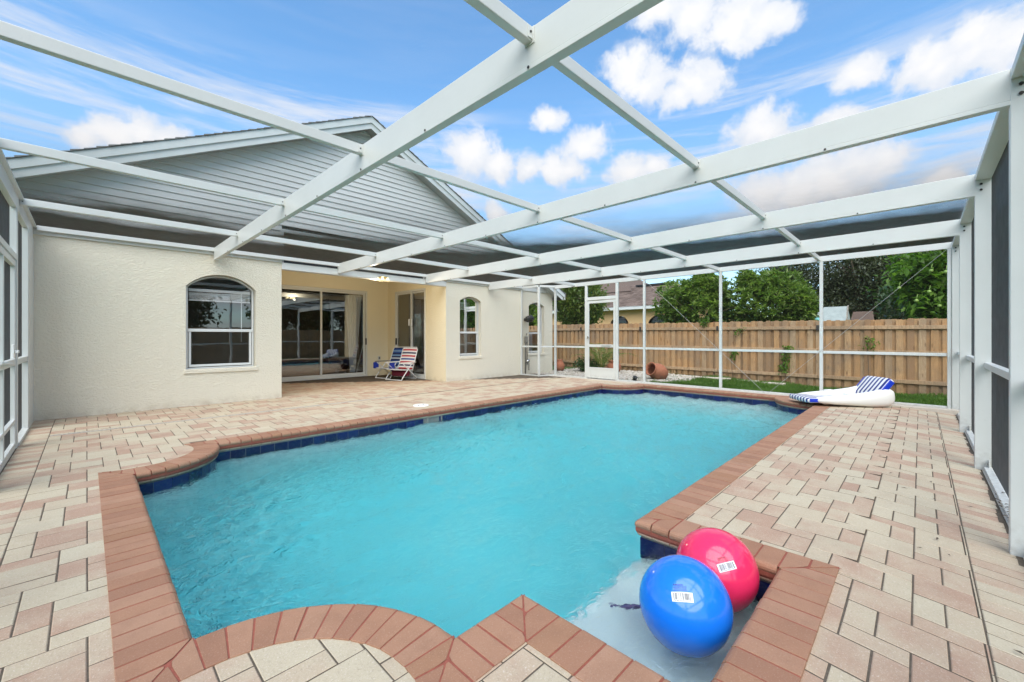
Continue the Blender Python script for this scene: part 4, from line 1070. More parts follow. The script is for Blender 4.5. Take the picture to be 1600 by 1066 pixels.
# right wall: deep posts under every beam
YS = Y0 - .085                    # plane of the right screen
for x in BX + [X1 - .02]:
    p = ebox('wall_post', x - .028, x + .028, Y0 - .115, Y0 + .022, zdeck(0, Y0) - .01, ZR + .004); sub_off(p, enc)
    screws(p, [(x - .03, Y0 - .02, ZR - .05 - k * .055) for k in range(3)], 'x', .011)
    m1 = MB(); m1.box(x - .034, x - .029, Y0 - .07, Y0 + .01, ZR - .028, ZR + .012); m1.box(x - .09, x - .029, Y0 - .07, Y0 - .065, -.07, .02); obj('gusset', m1, M['white'], p)
    screws(p, [(x - .05, Y0 - .062, -.02)], 'y', .012, 'steel')
ed = [X0] + BX + [X1 - .02]
for i in range(len(ed) - 1):
    a, b = ed[i] + .03, ed[i + 1] - .03
    ebox('eave_rail', a, b, YS - .02, Y0 + .02, ZR - .065, ZR - .012)
    ebox('chair_rail', a, b, YS - .022, YS + .045, .895, .950)
    ebox('base_rail', a, b, YS - .03, YS + .05, -.078, -.045)
    for z0, z1 in ((-.04, .893), (.952, ZR - .067)):
        m1 = MB(); m1.add([(a, YS, z0), (b, YS, z0), (b, YS, z1), (a, YS, z1)], [(0, 1, 2, 3)]); obj('screen_panel', m1, M['screen'], enc)
# far wall
XP = X1
FP = [(6.90, .075), (5.90, .075), (5.11, .055), (3.25, .055), (1.39, .055)]
for y, w in FP: ebox('wall_post', XP - .028, XP + .028, y - w / 2, y + w / 2, -.005, ZR - .107)
ebox('wall_post', XP - .03, XP + .026, Y0 + .025, Y0 + .075, -.06, ZR - .107)
ys = [Y0 + .05, 1.39, 3.25, 5.11, 5.90, 6.90, 8.05]
for i in range(len(ys) - 1):
    a, b = ys[i] + .03, ys[i + 1] - .03
    if i != 4:
        ebox('chair_rail', XP - .02, XP + .02, a, b, .868, .920); ebox('base_rail', XP - .03, XP + .02, a, b, -.004, .030)
        for z0, z1 in ((.03, .868), (.92, ZR - .106)):
            m1 = MB(); m1.add([(XP, a, z0), (XP, b, z0), (XP, b, z1), (XP, a, z1)], [(0, 3, 2, 1)]); obj('screen_panel', m1, M['screen'], enc)
    else:
        ebox('transom', XP - .022, XP + .022, a, b, 2.235, 2.325)
        m1 = MB(); m1.add([(XP, a, 2.33), (XP, b, 2.33), (XP, b, ZR - .106), (XP, a, ZR - .106)], [(0, 3, 2, 1)]); obj('screen_panel', m1, M['screen'], enc)
        ya, yb = a + .012, b - .012; x0, x1 = XP - .03, XP + .004
        m1 = MB()
        m1.box(x0, x1, ya, ya + .062, .022, 2.215); m1.box(x0, x1, yb - .062, yb, .022, 2.215); m1.box(x0 + .001, x1 - .001, ya + .062, yb - .062, 2.145, 2.214); m1.box(x0 + .001, x1 - .001, ya + .062, yb - .062, .90, .975); m1.box(x0 + .001, x1 - .001, ya + .062, yb - .062, .285, .325); m1.box(x0 + .001, x1 - .001, ya + .062, yb - .062, .022, .05)
        dr_ = obj('screen_door', m1, M['white'], enc, bevel=.004); sub_off(dr_, enc)
        m1 = MB(); m1.box(x0 + .010, x0 + .016, ya + .06, yb - .06, .05, .285); obj('kick_plate', m1, M['white'], dr_)
        m1 = MB()
        for z0, z1 in ((.325, .90), (.975, 2.145)): m1.add([(XP - .012, ya + .06, z0), (XP - .012, yb - .06, z0), (XP - .012, yb - .06, z1), (XP - .012, ya + .06, z1)], [(0, 3, 2, 1)])
        obj('screen_mesh', m1, M['screen'], dr_)
        m1 = MB(); m1.box(x0 - .03, x0 - .002, yb - .055, yb - .03, 1.14, 1.20); m1.box(x0 - .04, x0 - .03, yb - .06, yb - .025, 1.13, 1.21); obj('handle', m1, M['steel'], dr_, bevel=.004)
        m1 = MB(); m1.tube([(x0 - .02, ya + .12, .965), (x0 - .02, ya + .42, .955)], .016, 8); obj('closer', m1, M['white'], dr_)
# the jog beside the house
J0, J1 = (9.62, 8.28), (10.17, 8.08)
for p in (J0, J1): ebox('wall_post', p[0] - .03, p[0] + .03, p[1] - .03, p[1] + .03, -.01, ZR - .07)
def bar(name, A, B, z0, z1, w=.04):
    A, B = np.array(A), np.array(B); u = (B - A) / np.linalg.norm(B - A); n_ = np.array([-u[1], u[0]]) * w / 2; A = A + u * .031; B = B - u * .031
    m1 = MB(); m1.prism([tuple(A - n_), tuple(B - n_), tuple(B + n_), tuple(A + n_)], z0, z1); obj(name, m1, M['white'], enc, bevel=.003)
for A, B in (((9.615, 9.0), J0), (J0, J1)):
    bar('eave_beam', A, B, ZR - .07, ZR - .002, .05); bar('chair_rail', A, B, .868, .915); bar('base_rail', A, B, -.008, .03)
    for z0, z1 in ((.03, .868), (.915, ZR - .07)):
        m1 = MB(); m1.add([(A[0], A[1], z0), (B[0], B[1], z0), (B[0], B[1], z1), (A[0], A[1], z1)], [(0, 1, 2, 3)]); obj('screen_panel', m1, M['screen'], enc)
ebox('receiver_channel', 9.595, 9.64, YH - .05, YH - .002, -.01, ZR - .07)
# left wall: screen door and posts
XS = X0 - .05
ebox('wall_post', XS - .03, X0 + .004, 8.20, YH - .002, -.012, ZR - .178)
ebox('wall_post', XS - .03, X0 + .002, 6.99, 7.09, -.012, ZR - .178)
for y0, y1 in ((5.05, 5.15), (2.9, 3.0), (.9, 1.0), (Y0 - .08, Y0 + .02)): ebox('wall_post', XS - .03, X0 + .002, y0, y1, -.012, ZR - .178)
ebox('chair_rail', XS - .02, X0 - .004, 7.092, 8.198, .885, .950)
ebox('base_rail', XS - .03, X0 + .01, 7.092, 8.198, -.012, .028)
ebox('transom', XS - .03, X0 + .001, 5.152, 6.988, 2.03, 2.09)
for a, b, z0, z1 in ((7.09, 8.2, .03, .885), (7.09, 8.2, .95, ZR - .17), (5.15, 6.99, 2.09, ZR - .17), (3.0, 5.05, .0, ZR - .17), (1.0, 2.9, .0, ZR - .17), (Y0, .9, 0, ZR - .17)):
    m1 = MB(); m1.add([(XS, a, z0), (XS, b, z0), (XS, b, z1), (XS, a, z1)], [(0, 1, 2, 3)]); obj('screen_panel', m1, M['screen'], enc)
for a, b in ((3.0, 5.05), (1.0, 2.9), (Y0, .9)): ebox('chair_rail', XS - .02, X0 - .004, a + .01, b - .01, .885, .95)
m1 = MB(); ya, yb = 5.17, 6.975; x0, x1 = XS - .01, X0 - .006
for y0, y1 in ((ya, ya + .06), (yb - .06, yb), (6.02, 6.08)): m1.box(x0, x1, y0, y1, .02, 2.02)
for z0, z1 in ((1.955, 2.019), (.89, .96), (.27, .31), (.021, .06)): m1.box(x0 + .001, x1 - .001, ya + .06, 6.02, z0, z1); m1.box(x0 + .001, x1 - .001, 6.08, yb - .06, z0, z1)
d2 = obj('screen_door', m1, M['white'], enc, bevel=.004); sub_off(d2, enc)
m1 = MB(); m1.add([(XS + .01, ya, .06), (XS + .01, yb, .06), (XS + .01, yb, 1.96), (XS + .01, ya, 1.96)], [(0, 1, 2, 3)]); obj('screen_mesh', m1, M['screen'], d2)
m1 = MB(); m1.box(X0 - .006, X0 + .012, 6.60, 6.68, .98, 1.12); m1.box(X0 + .012, X0 + .045, 6.62, 6.65, 1.03, 1.06); m1.box(X0 + .035, X0 + .045, 6.55, 6.65, 1.03, 1.06); obj('latch', m1, M['wplastic'], d2, bevel=.004)
m1 = MB(); m1.tube([(X0 + .01, 5.6, .97), (X0 + .012, 6.35, .93)], .016, 8); obj('closer', m1, M['white'], d2)
# roof screen, one panel to every cell of the frame
xs_ = [X0] + BX + [X1]; ys_ = [Y0] + PY + [YH - .03]
for i in range(5):
    for j in range(5):
        a, b, c, d = xs_[i], xs_[i + 1], ys_[j], ys_[j + 1]; nn = 6; vs = []
        for u in range(nn + 1):
            for v in range(nn + 1):
                uu, vv = u / nn, v / nn; vs.append((a + (b - a) * uu, c + (d - c) * vv, ZR + .004 - .018 * (16 * uu * (1 - uu) * vv * (1 - vv)) * rr.uniform(.85, 1.0)))
        m1 = MB(); m1.add(vs, [(u * (nn + 1) + v, (u + 1) * (nn + 1) + v, (u + 1) * (nn + 1) + v + 1, u * (nn + 1) + v + 1) for u in range(nn) for v in range(nn)])
        obj('screen_panel', m1, M['screen'], enc, smooth=True)
# diagonal bracing cables across the far wall
for A, B in (((XP - .035, 5.08, 2.66), (XP - .035, 2.36, .0)), ((XP - .035, Y0 + .08, 2.66), (XP - .035, 2.30, .0))):
    m1 = MB(); m1.tube([A, B], .003, 6); obj('brace_cable', m1, M['cable'], enc)
# ------------------------------------------------------------------ fences
def fence_run(name, label, x, ya, yb, ztop, posts, along='y', group=None):
    """boards on alternate sides of three rails; along='x' lays the run along x at y=x"""
    def tr(p):
        return p if along == 'y' else (p[1], p[0], p[2])
    f = thing(name, label, 'fence', tr((x, (ya + yb) / 2, zground(0))))
    off = parent_off(f)
    def board_mesh(w, h, t, seed):
        r2 = random.Random(seed); c = .028
        P = [(-w / 2, 0), (w / 2, 0), (w / 2, h - c), (w / 2 - c, h), (-w / 2 + c, h), (-w / 2, h - c)]
        vs = [(-t / 2, p[0], p[1]) for p in P] + [(t / 2, p[0], p[1]) for p in P]
        fs = [tuple(reversed(range(6))), tuple(range(6, 12))] + [(i, (i + 1) % 6, 6 + (i + 1) % 6, 6 + i) for i in range(6)]
        m1 = MB(); m1.add([tr(v) for v in vs], fs); return mesh_from('fence_board', flipfix(m1), M['fence'])
    meshes = {}
    y = ya; k = 0
    while y < yb:
        back = k % 2
        w = .128 if not back else .150; zt = ztop(y) + rr.uniform(-.012, .012) - (.01 if back else 0); zb = zground(y if along == 'y' else 0) + .02
        h = round(zt - zb, 1); key = (w, h, k % 3)
        if key not in meshes: meshes[key] = board_mesh(w, h, .017, k)
        o = obj('fence_board', meshes[key], None, f)
        p = tr((x + (.040 if back else .0) , y + rr.uniform(-.006, .006), zt - h)); o.location = (p[0] - off[0], p[1] - off[1], p[2] - off[2])
        o.rotation_euler = (rr.uniform(-.006, .006), rr.uniform(-.004, .004), rr.uniform(-.02, .02))
        y += .098; k += 1
    ed = [ya - .05] + list(posts) + [yb + .05]
    for i in range(len(ed) - 1):
        a, b = ed[i] + .004, ed[i + 1] - .004
        for dz in (-.20, -.80, -1.49):
            za, zb = ztop(a) + dz, ztop(b) + dz; m1 = MB(); x0, x1 = x - .052, x - .010; hh = .044
            vs = [(x0, a, za - hh), (x1, a, za - hh), (x1, b, zb - hh), (x0, b, zb - hh), (x0, a, za + hh), (x1, a, za + hh), (x1, b, zb + hh), (x0, b, zb + hh)]
            m1.add([tr(v) for v in vs], [(3, 2, 1, 0), (4, 5, 6, 7), (0, 1, 5, 4), (1, 2, 6, 5), (2, 3, 7, 6), (3, 0, 4, 7)])
            obj('rail', flipfix(m1), M['fence_rail'], f, bevel=.003)
    for y in posts:
        m1 = MB(); p0 = tr((x + .055, y - .045, -.4)); p1 = tr((x + .14, y + .045, ztop(y) - .04)); m1.box(p0[0], p1[0], p0[1], p1[1], p0[2], p1[2]); obj('fence_post', m1, M['fence_rail'], f)
        m1 = MB(); p0 = tr((x - .075, y - .03, ztop(y) - .27)); p1 = tr((x - .054, y + .03, ztop(y) - .13)); m1.box(p0[0], p1[0], p0[1], p1[1], p0[2], p1[2]); obj('bracket', m1, M['screw'], f)
    return f
ztf = lambda y: 1.615 + .075 * min(1, max(0, (y + .5) / 10.5))
fence_run('wooden_fence', 'long weathered wooden privacy fence of upright dog-eared boards behind the pool', 13.62, -4.55, 11.3, ztf, [-3.1, -.58, 1.94, 4.45, 7.0, 9.5])
fence_run('wooden_fence', 'side wooden fence outside the dark right-hand screens, mirrored in the patio glass', -4.6, .6, 13.4, lambda y: 1.62, [3.2, 5.8, 8.4, 11.0], along='x')

# ------------------------------------------------------------------ foliage
def leaves(n_c, centers, per, spread, size, aspect=2.2, upr=0.3, seed=0, whorl=False, outward=None):
    """many bent leaf blades around twig tips; returns V, F (4 tris-quads per leaf as two quads)"""
    r = np.random.default_rng(seed); C = np.repeat(np.asarray(centers, float), per, axis=0); n = len(C)
    if whorl:
        ax = np.repeat(np.asarray(outward, float), per, axis=0) + np.array([0, 0, upr]); ax += r.normal(0, .18, ax.shape); ax /= np.linalg.norm(ax, axis=1)[:, None]
        rnd = r.normal(0, 1, (n, 3)); side = np.cross(ax, rnd); side /= np.linalg.norm(side, axis=1)[:, None] + 1e-9
        d = ax * r.uniform(.35, 1.0, (n, 1)) + side * r.uniform(.4, .95, (n, 1)); base = C + r.normal(0, spread, (n, 3))
    else:
        base = C + r.normal(0, 1, (n, 3)) * spread; d = r.normal(0, 1, (n, 3)) + np.array([0, 0, upr])
    d /= np.linalg.norm(d, axis=1)[:, None]
    up = r.normal(0, .38, (n, 3)) + np.array([0, 0, 1.0]); s = np.cross(d, up); s /= np.linalg.norm(s, axis=1)[:, None] + 1e-9; nn = np.cross(s, d)
    L = size * r.uniform(.65, 1.25, (n, 1)); Wd = L / aspect / 2
    p0 = base; p3 = base + d * L + nn * (-.18 * L); m = base + d * L * .48 + nn * .05 * L
    a = m + s * Wd; b = m - s * Wd
    V = np.stack([p0, a, p3, b], 1).reshape(-1, 3)
    i = np.arange(n)[:, None] * 4
    F = np.concatenate([i + np.array([[0, 1, 2]]), i + np.array([[0, 2, 3]])], 1).reshape(-1, 3)
    return V, F
def lumpy(center, radii, n, seed, shell=0.55, lumps=9, amp=.32):
    """points through an uneven crown: more near the outside, gathered in lobes"""
    r = np.random.default_rng(seed); d = r.normal(0, 1, (n * 2, 3)); d /= np.linalg.norm(d, axis=1)[:, None]
    ld = r.normal(0, 1, (lumps, 3)); ld[:, 2] = np.abs(ld[:, 2]) * .8; ld /= np.linalg.norm(ld, axis=1)[:, None]
    rad_ = np.full(len(d), 1 - amp)
    for k in range(lumps):
        rad_ += amp * 1.15 * np.exp(-((1 - d @ ld[k]) / .10)) * r.uniform(.5, 1.1)
    t = (shell + (1 - shell) * r.random(len(d))) ** .7
    keep = r.random(len(d)) < .55 + .45 * np.sin(d[:, 0] * 7 + seed) * np.sin(d[:, 1] * 6 + 1) * np.sin(d[:, 2] * 8 + 2) + .2
    P = np.asarray(center) + d * (rad_ * t)[:, None] * np.asarray(radii); P, d = P[keep][:n], d[keep][:n]
    return P, d
def tree_limbs(base, crown, radii, r0, mat, root, nl=7, seed=0, name='trunk'):
    r2 = random.Random(seed); m1 = MB(); b = np.array(base, float); c = np.array(crown, float)
    fork = b + (c - b) * .45 + np.array([r2.uniform(-.15, .15), r2.uniform(-.15, .15), 0])
    m1.tube([b, b + (fork - b) * .5 + np.array([.04, .03, 0]), fork], [r0, r0 * .8, r0 * .68], 9)
    obj(name, m1, mat, root, smooth=True)
    m1 = MB()
    for k in range(nl):
        a = k * 2.4 + r2.random(); e = r2.uniform(.15, 1.1)
        tip = c + np.array([math.cos(a) * math.cos(e) * radii[0], math.sin(a) * math.cos(e) * radii[1], math.sin(e) * radii[2] * .8]) * r2.uniform(.6, .9)
        mid = fork + (tip - fork) * .5 + np.array([0, 0, .12 * radii[2]]); m1.tube([fork - (fork - b) * .1, mid, tip], [r0 * .5, r0 * .3, r0 * .08], 6)
        for q_ in range(3):
            t2 = tip + np.array([r2.uniform(-1, 1) * radii[0], r2.uniform(-1, 1) * radii[1], r2.uniform(-.5, .8) * radii[2]]) * .35; m1.tube([mid, (mid + t2) / 2 + np.array([0, 0, .05]), t2], [r0 * .2, r0 * .12, r0 * .04], 5)
    obj('limbs', m1, mat, root, smooth=True)
def plant(name, label, cat, base, crown, radii, n, per, size, mat, aspect, upr, seed, whorl, bark, r0, spread=.07, shell=.55, lumps=9, amp=.32, parts=None, group=None):
    root = thing(name, label, cat, tuple(base), group=group)
    tree_limbs(base, crown, radii, r0, bark, root, seed=seed)
    P, d = lumpy(crown, radii, n, seed, shell, lumps, amp)
    for (ec, er, en) in (parts or []):
        P2, d2 = lumpy(ec, er, en, seed + 77, .3, 5, .3); P = np.concatenate([P, P2]); d = np.concatenate([d, d2])
    V, F = leaves(len(P), P, per, spread, size, aspect, upr, seed + 1, whorl, d)
    V = V - np.array(base)
    me = npmesh('crown', V, F, mat); obj('crown', me, None, root); return root
gz = zground(4)
plant('broadleaf_shrub', 'rounded broadleaf shrub above the fence beside the brown roofed house', 'shrub', (16.0, 6.05, gz), (15.9, 5.9, 2.05), (1.15, 1.42, 1.55), 1350, 9, .18, M['leaf_hedge'], 3.0, .75, 21, True, M['bark'], .09, .03, parts=[((15.7, 5.5, 2.9), (.6, .7, .7), 380), ((15.7, 6.6, 2.4), (.6, .6, .7), 300)])
plant('broadleaf_shrub', 'rounded broadleaf shrub above the fence with one tall sprig on its left', 'shrub', (16.0, 3.5, gz), (15.9, 3.42, 1.95), (1.1, 1.6, 1.38), 1350, 9, .18, M['leaf_hedge'], 3.0, .75, 33, True, M['bark'], .09, .03, parts=[((15.7, 4.22, 3.05), (.28, .28, .55), 130), ((15.6, 3.5, 2.7), (.6, .7, .6), 330), ((15.6, 2.75, 2.2), (.6, .6, .7), 300)])
plant('leafy_tree', 'yellow-green leafy tree behind the fence beside the end of the cream house', 'tree', (16.3, 11.6, 0), (16.2, 11.5, 2.7), (1.2, 1.6, 1.75), 1500, 9, .19, M['leaf_yellow'], 2.3, .3, 45, False, M['bark'], .11, .13, .4)
plant('fruit_tree', 'bright green tree with pale round fruit leaning over the fence at the right', 'tree', (16.8, -1.0, gz), (16.4, -1.25, 2.65), (1.8, 1.85, 1.75), 1900, 10, .2, M['leaf_bright'], 1.9, .1, 57, False, M['bark'], .15, .14, .35, 12, .36, parts=[((15.6, -.15, 2.7), (.6, .6, .9), 380), ((15.4, -.6, 1.9), (.8, .8, .7), 300)])
plant('shade_tree', 'dark broad-leaved tree filling the gap behind the bright fruit tree', 'tree', (19.5, -2.5, gz), (19.5, -2.2, 2.4), (2.2, 3.0, 1.6), 2000, 10, .22, M['leaf_deep'], 1.9, .1, 61, False, M['bark'], .18, .18, .3)
plant('oak_tree', 'tall dull green oak with fine leaves and sky showing through, far behind the fence', 'tree', (30, 2.6, gz), (31, 2.1, 4.5), (3.0, 4.4, 3.0), 2700, 12, .18, M['leaf_dark'], 2.0, .0, 73, False, M['bark'], .3, .26, .25, 14, .4, parts=[((29, 5.6, 4.7), (1.2, 1.3, 1.5), 420), ((30, 3.6, 3.0), (1.3, 2.0, 1.2), 420), ((30, -1.6, 4.2), (2.5, 2.5, 3.2), 900)])
plant('oak_tree', 'low dark tree mass under the tall oak, behind the small roofs', 'tree', (52, 2, gz), (52, 3, 3.5), (3, 6.5, 3.4), 2200, 10, .36, M['leaf_dark'], 2.0, .0, 79, False, M['bark'], .35, .34, .25, 10, .4)
for i, (x, y, h, lab, mt, sd) in enumerate([(2.6, -9.5, 4.6, 'dark tree beyond the side fence, mirrored at the left of the big arched window', 'leaf_dark', 5), (8.6, -8.4, 5.6, 'green tree beyond the side fence, mirrored at the left of the patio door', 'leaf_deep', 8), (11.8, -8.0, 6.2, 'green tree beyond the side fence, mirrored in the middle of the patio door', 'leaf_deep', 12), (15.2, -7.4, 5.8, 'dark tree beyond the side fence, mirrored at the right of the patio door', 'leaf_dark', 15)]):
    plant('yard_tree', lab, 'tree', (x, y, -.2), (x, y, h * .5), (2.4, 2.0, h * .48), 1100, 9, .26, M[mt], 2.0, .1, 90 + sd, False, M['bark'], .16, .2, .35)
# pale round fruit
fr = [o for o in bpy.data.objects if o.name.startswith('fruit_tree')][0]
for (px, py, x) in [(1455, 423, 14.6), (1432, 470, 14.5), (1452, 456, 14.6), (1478, 425, 14.4), (1405, 450, 14.7), (1468, 478, 14.6)]:
    d = FW + RT * (px - 800) / FPX + np.array([0, 0, (526 - py) / FPX]); p = np.array([0, 0, CAM_H]) + d * x / d[0]
    m1 = MB(); m1.sphere(p, .042, 12, 8); m1.tube([p + np.array([0, 0, .04]), p + np.array([.05, -.02, .16])], .006, 5); obj('fruit', m1, M['fruit'], fr, smooth=True)
# creepers on the fence
for (y, z0, z1, n, lab) in [(2.66, .22, .95, 90, 'tallest green creeper climbing the fence between two screen posts'), (3.78, 1.3, 1.45, 12, 'small tuft of creeper near the fence top under the right-hand shrub'), (4.02, .55, .8, 20, 'low sprig of creeper poking between fence boards'), (.9, .8, 1.2, 24, 'thin creeper stem on the fence behind the inflatable lounger'), (4.85, 1.55, 1.8, 40, 'spray of leaves spilling over the fence top under the left-hand shrub')]:
    v = thing('creeper', lab, 'climbing plant', (13.55, y, z0), group='creepers on the wooden fence')
    r = np.random.default_rng(int(y * 100)); zs = r.uniform(z0, z1, n); P = np.stack([r.normal(13.545, .02, n), y + r.normal(0, .06, n) + .05 * np.sin(zs * 6), zs], 1)
    V, F = leaves(n, P, 3, .03, .075, 1.6, -.3, int(y * 10)); V[:, 0] = np.minimum(V[:, 0], 13.59); obj('leaves', npmesh('leaves', V - np.array([13.55, y, z0]), F, M['leaf_bright']), None, v)
    m1 = MB(); m1.tube([(13.56, y, zground(y) if z0 < 1 else z0 - .1), (13.555, y + .03, (z0 + z1) / 2), (13.555, y, z1)], .006, 5); obj('stem', m1, M['bark'], v)

# ------------------------------------------------------------------ lawn and gravel bed
r = np.random.default_rng(4); n = 52000
gx = r.uniform(X1 + .12, 13.55, n); gy = r.uniform(-1.4, 5.9, n)
keep = (gy < 5.15 - .45 * np.clip((gx - 10.6) / 1.2, 0, 1)) | (r.random(n) < .03); gx, gy = gx[keep], gy[keep]; n = len(gx)
gz_ = np.array([zground(v) for v in gy]) ; gz_ = np.interp(gy, *zip(*[(v, zground(v)) for v in [-6, -.65, 1.0, 2.8, 4.6, 6.5]]))
h = r.uniform(.045, .11, n) * (1 + .4 * np.sin(gx * 5) * np.sin(gy * 4)); az = r.uniform(0, 6.28, n); ln = r.uniform(.1, .7, n) * h
dx, dy = np.cos(az), np.sin(az); w = .0045
V = np.stack([np.stack([gx - dy * w, gy + dx * w, gz_], 1), np.stack([gx + dy * w, gy - dx * w, gz_], 1), np.stack([gx + dx * ln * .5, gy + dy * ln * .5, gz_ + h * .7], 1), np.stack([gx + dx * ln, gy + dy * ln, gz_ + h], 1)], 1).reshape(-1, 3)
i = np.arange(n)[:, None] * 4; F = np.concatenate([i + np.array([[0, 1, 2]]), i + np.array([[1, 3, 2]])], 1).reshape(-1, 3)
o = obj('grass', npmesh('grass', V, F, M['grass']), None, kind='stuff'); o['label'] = 'short green lawn grass along the foot of the fence'; o['category'] = 'grass'
t = (1 + 5 ** .5) / 2; ico = np.array([(-1, t, 0), (1, t, 0), (-1, -t, 0), (1, -t, 0), (0, -1, t), (0, 1, t), (0, -1, -t), (0, 1, -t), (t, 0, -1), (t, 0, 1), (-t, 0, -1), (-t, 0, 1)]) / 1.9
icf = np.array([(0, 11, 5), (0, 5, 1), (0, 1, 7), (0, 7, 10), (0, 10, 11), (1, 5, 9), (5, 11, 4), (11, 10, 2), (10, 7, 6), (7, 1, 8), (3, 9, 4), (3, 4, 2), (3, 2, 6), (3, 6, 8), (3, 8, 9), (4, 9, 5), (2, 4, 11), (6, 2, 10), (8, 6, 7), (9, 8, 1)])
n = 5200; px_ = r.uniform(X1 + .14, 13.5, n); py_ = r.uniform(4.55, 9.4, n)
keep = py_ > 5.15 - .45 * np.clip((px_ - 10.6) / 1.2, 0, 1) + r.normal(0, .07, n); px_, py_ = px_[keep], py_[keep]; n = len(px_)
pz_ = np.interp(py_, [4.6, 6.5, 9], [zground(4.6), zground(6.5), zground(9)]) + .012
sz_ = r.uniform(.016, .04, (n, 1, 1)) * np.array([1, 1, .7]) * r.uniform(.7, 1.3, (n, 1, 3)); V = ico[None] * (1 + r.normal(0, .12, (n, 12, 1))) * sz_ + np.stack([px_, py_, pz_], 1)[:, None]
F = (icf[None] + (np.arange(n) * 12)[:, None, None]).reshape(-1, 3)
o = obj('gravel', npmesh('gravel', V.reshape(-1, 3), F, M['gravel']), None, kind='stuff'); o['label'] = 'white stone chippings in the planting bed outside the far screen'; o['category'] = 'gravel'
eb = thing('bed_edging', 'pale stone slabs edging the bed at the foot of the fence', 'edging', (13.2, 4.5, gz))
for (x, y, lx, ly, a) in [(13.2, 4.35, .25, .75, .08), (13.25, 3.55, .22, .6, -.05), (12.95, 5.05, .22, .5, .3), (13.3, 2.9, .2, .55, 0)]:
    c, s_ = math.cos(a), math.sin(a); m1 = MB(); P = [(-lx / 2, -ly / 2), (lx / 2, -ly / 2), (lx / 2, ly / 2), (-lx / 2, ly / 2)]; m1.prism([(x + p[0] * c - p[1] * s_, y + p[0] * s_ + p[1] * c) for p in P], zground(y) - .02, zground(y) + .07); obj('edging_stone', m1, M['concrete'], eb, bevel=.012)

# ------------------------------------------------------------------ the neighbours
nb = thing('neighbour_house', 'tan house with brown shingled hip roof beyond the fence', 'house', (26, 14, 0))
NXW, NYA, NYB = 23.0, 8.9, 24.0; ZE = 2.85
m1 = MB()
wins = [(12.65, 13.85), (10.0, 11.33)]
def nloop(a, b): return [(p[0], p[1]) for p in arch_loop(a, b, .8, 2.05, 2.46)]
m1.tess([[(NYA, -.2), (NYB, -.2), (NYB, ZE), (NYA, ZE)]] + [nloop(*w)[::-1] for w in wins], lambda a, b: (NXW, a, b))
for w in wins:
    L = nloop(*w); n = len(L); m1.add([(NXW, p[0], p[1]) for p in L] + [(NXW + .15, p[0], p[1]) for p in L], [(i, (i + 1) % n, n + (i + 1) % n, n + i) for i in range(n)])
m1.add([(NXW, NYA, -.2), (34, NYA, -.2), (34, NYA, ZE), (NXW, NYA, ZE)], [(0, 1, 2, 3)]); obj('wall', m1, M['stucco_tan'], nb)
for w in wins:
    L = nloop(*w); I = nloop(w[0] + .09, w[1] - .09); I = [(p[0], min(p[1], 2.37)) for p in I]; n = len(L)
    m1 = MB()
    for i in range(n): j = (i + 1) % n; m1.add([(NXW - .03, L[i][0], L[i][1]), (NXW - .03, L[j][0], L[j][1]), (NXW - .03, I[j][0], I[j][1]), (NXW - .03, I[i][0], I[i][1])], [(3, 2, 1, 0), (0, 1, 2, 3)])
    wn_ = obj('window', m1, M['frame'], nb); sub_off(wn_, nb)
    m1 = MB(); m1.tess([I], lambda a, b: (NXW + .06, a, b)); obj('pane', m1, M['glass_win'], wn_)
    m1 = MB(); m1.box(NXW + .14, NXW + .2, w[0] - .2, w[1] + .2, .6, 2.4); obj('blind', m1, M['dark'], wn_)
rs_ = .52; XE = 22.45; XRG, ZRG = 26.2, 2.98 + (26.2 - 22.45) * rs_ * .86
m1 = MB(); YE = 8.3; yr = YE + 2.9
rfp = [(XE, YE, 2.98), (XE, 25, 2.98), (XRG, 25, ZRG), (XRG, yr, ZRG), (30, YE, 2.98), (30, 25, 2.98)]
m1.add(rfp, [(0, 3, 2, 1), (0, 4, 3), (4, 5, 2, 3)]); rf = obj('roof', m1, M['shingle_brown'], nb); sub_off(rf, nb)
m1 = MB(); k = 0; L = math.hypot(XRG - XE, ZRG - 2.98); ux, uz = (XRG - XE) / L, (ZRG - 2.98) / L; s_ = -.04
while s_ < L - .05:
    e0 = s_ + .19; ylo = YE + 2.9 * max(0, s_ / L); y = ylo - rr.uniform(0, .2)
    while y < 19:
        wd = rr.uniform(.18, .42); hh = rr.uniform(.012, .03); y0_, y1_ = max(y, ylo), y + wd - .008
        if y1_ > y0_ + .02: m1.add([(XE + ux * s_ - uz * hh, y0_, 2.98 + uz * s_ + ux * hh + .01), (XE + ux * e0, y0_, 2.98 + uz * e0 + .012), (XE + ux * e0, y1_, 2.98 + uz * e0 + .012), (XE + ux * s_ - uz * hh, y1_, 2.98 + uz * s_ + ux * hh + .01)], [(0, 3, 2, 1)])
        y += wd
    s_ += .16
obj('shingles', m1, M['shingle_brown'], rf, kind='stuff')
m1 = MB(); m1.box(XE - .02, XE + .02, YE, 25, 2.80, 2.975); m1.box(XE, NXW, YE, 25, 2.795, 2.81); obj('fascia', m1, M['white'], nb)
m1 = MB(); m1.box(XRG - .5, XRG - .32, yr + .4, yr + 2.4, ZRG - .12, ZRG - .02); obj('ridge_vent', m1, M['dark'], nb)
m1 = MB(); yq = 13.6; m1.add([(25.0, yq, 4.2), (25.0, 27, 4.2), (29, 27, 6.4), (29, yq + 3.2, 6.4), (33, yq, 4.2)], [(0, 3, 2, 1), (0, 4, 3)]); obj('rear_roof', m1, M['shingle_brown'], rf)
sd = thing('garden_shed', 'small grey gabled roof showing over the fence under the oak', 'shed', (26, 3.1, gz))
m1 = MB(); ya, yb = 2.55, 4.0; m1.box(25.2, 27, ya + .05, yb - .2, gz, 1.95); obj('wall', m1, M['stucco_tan'], sd)
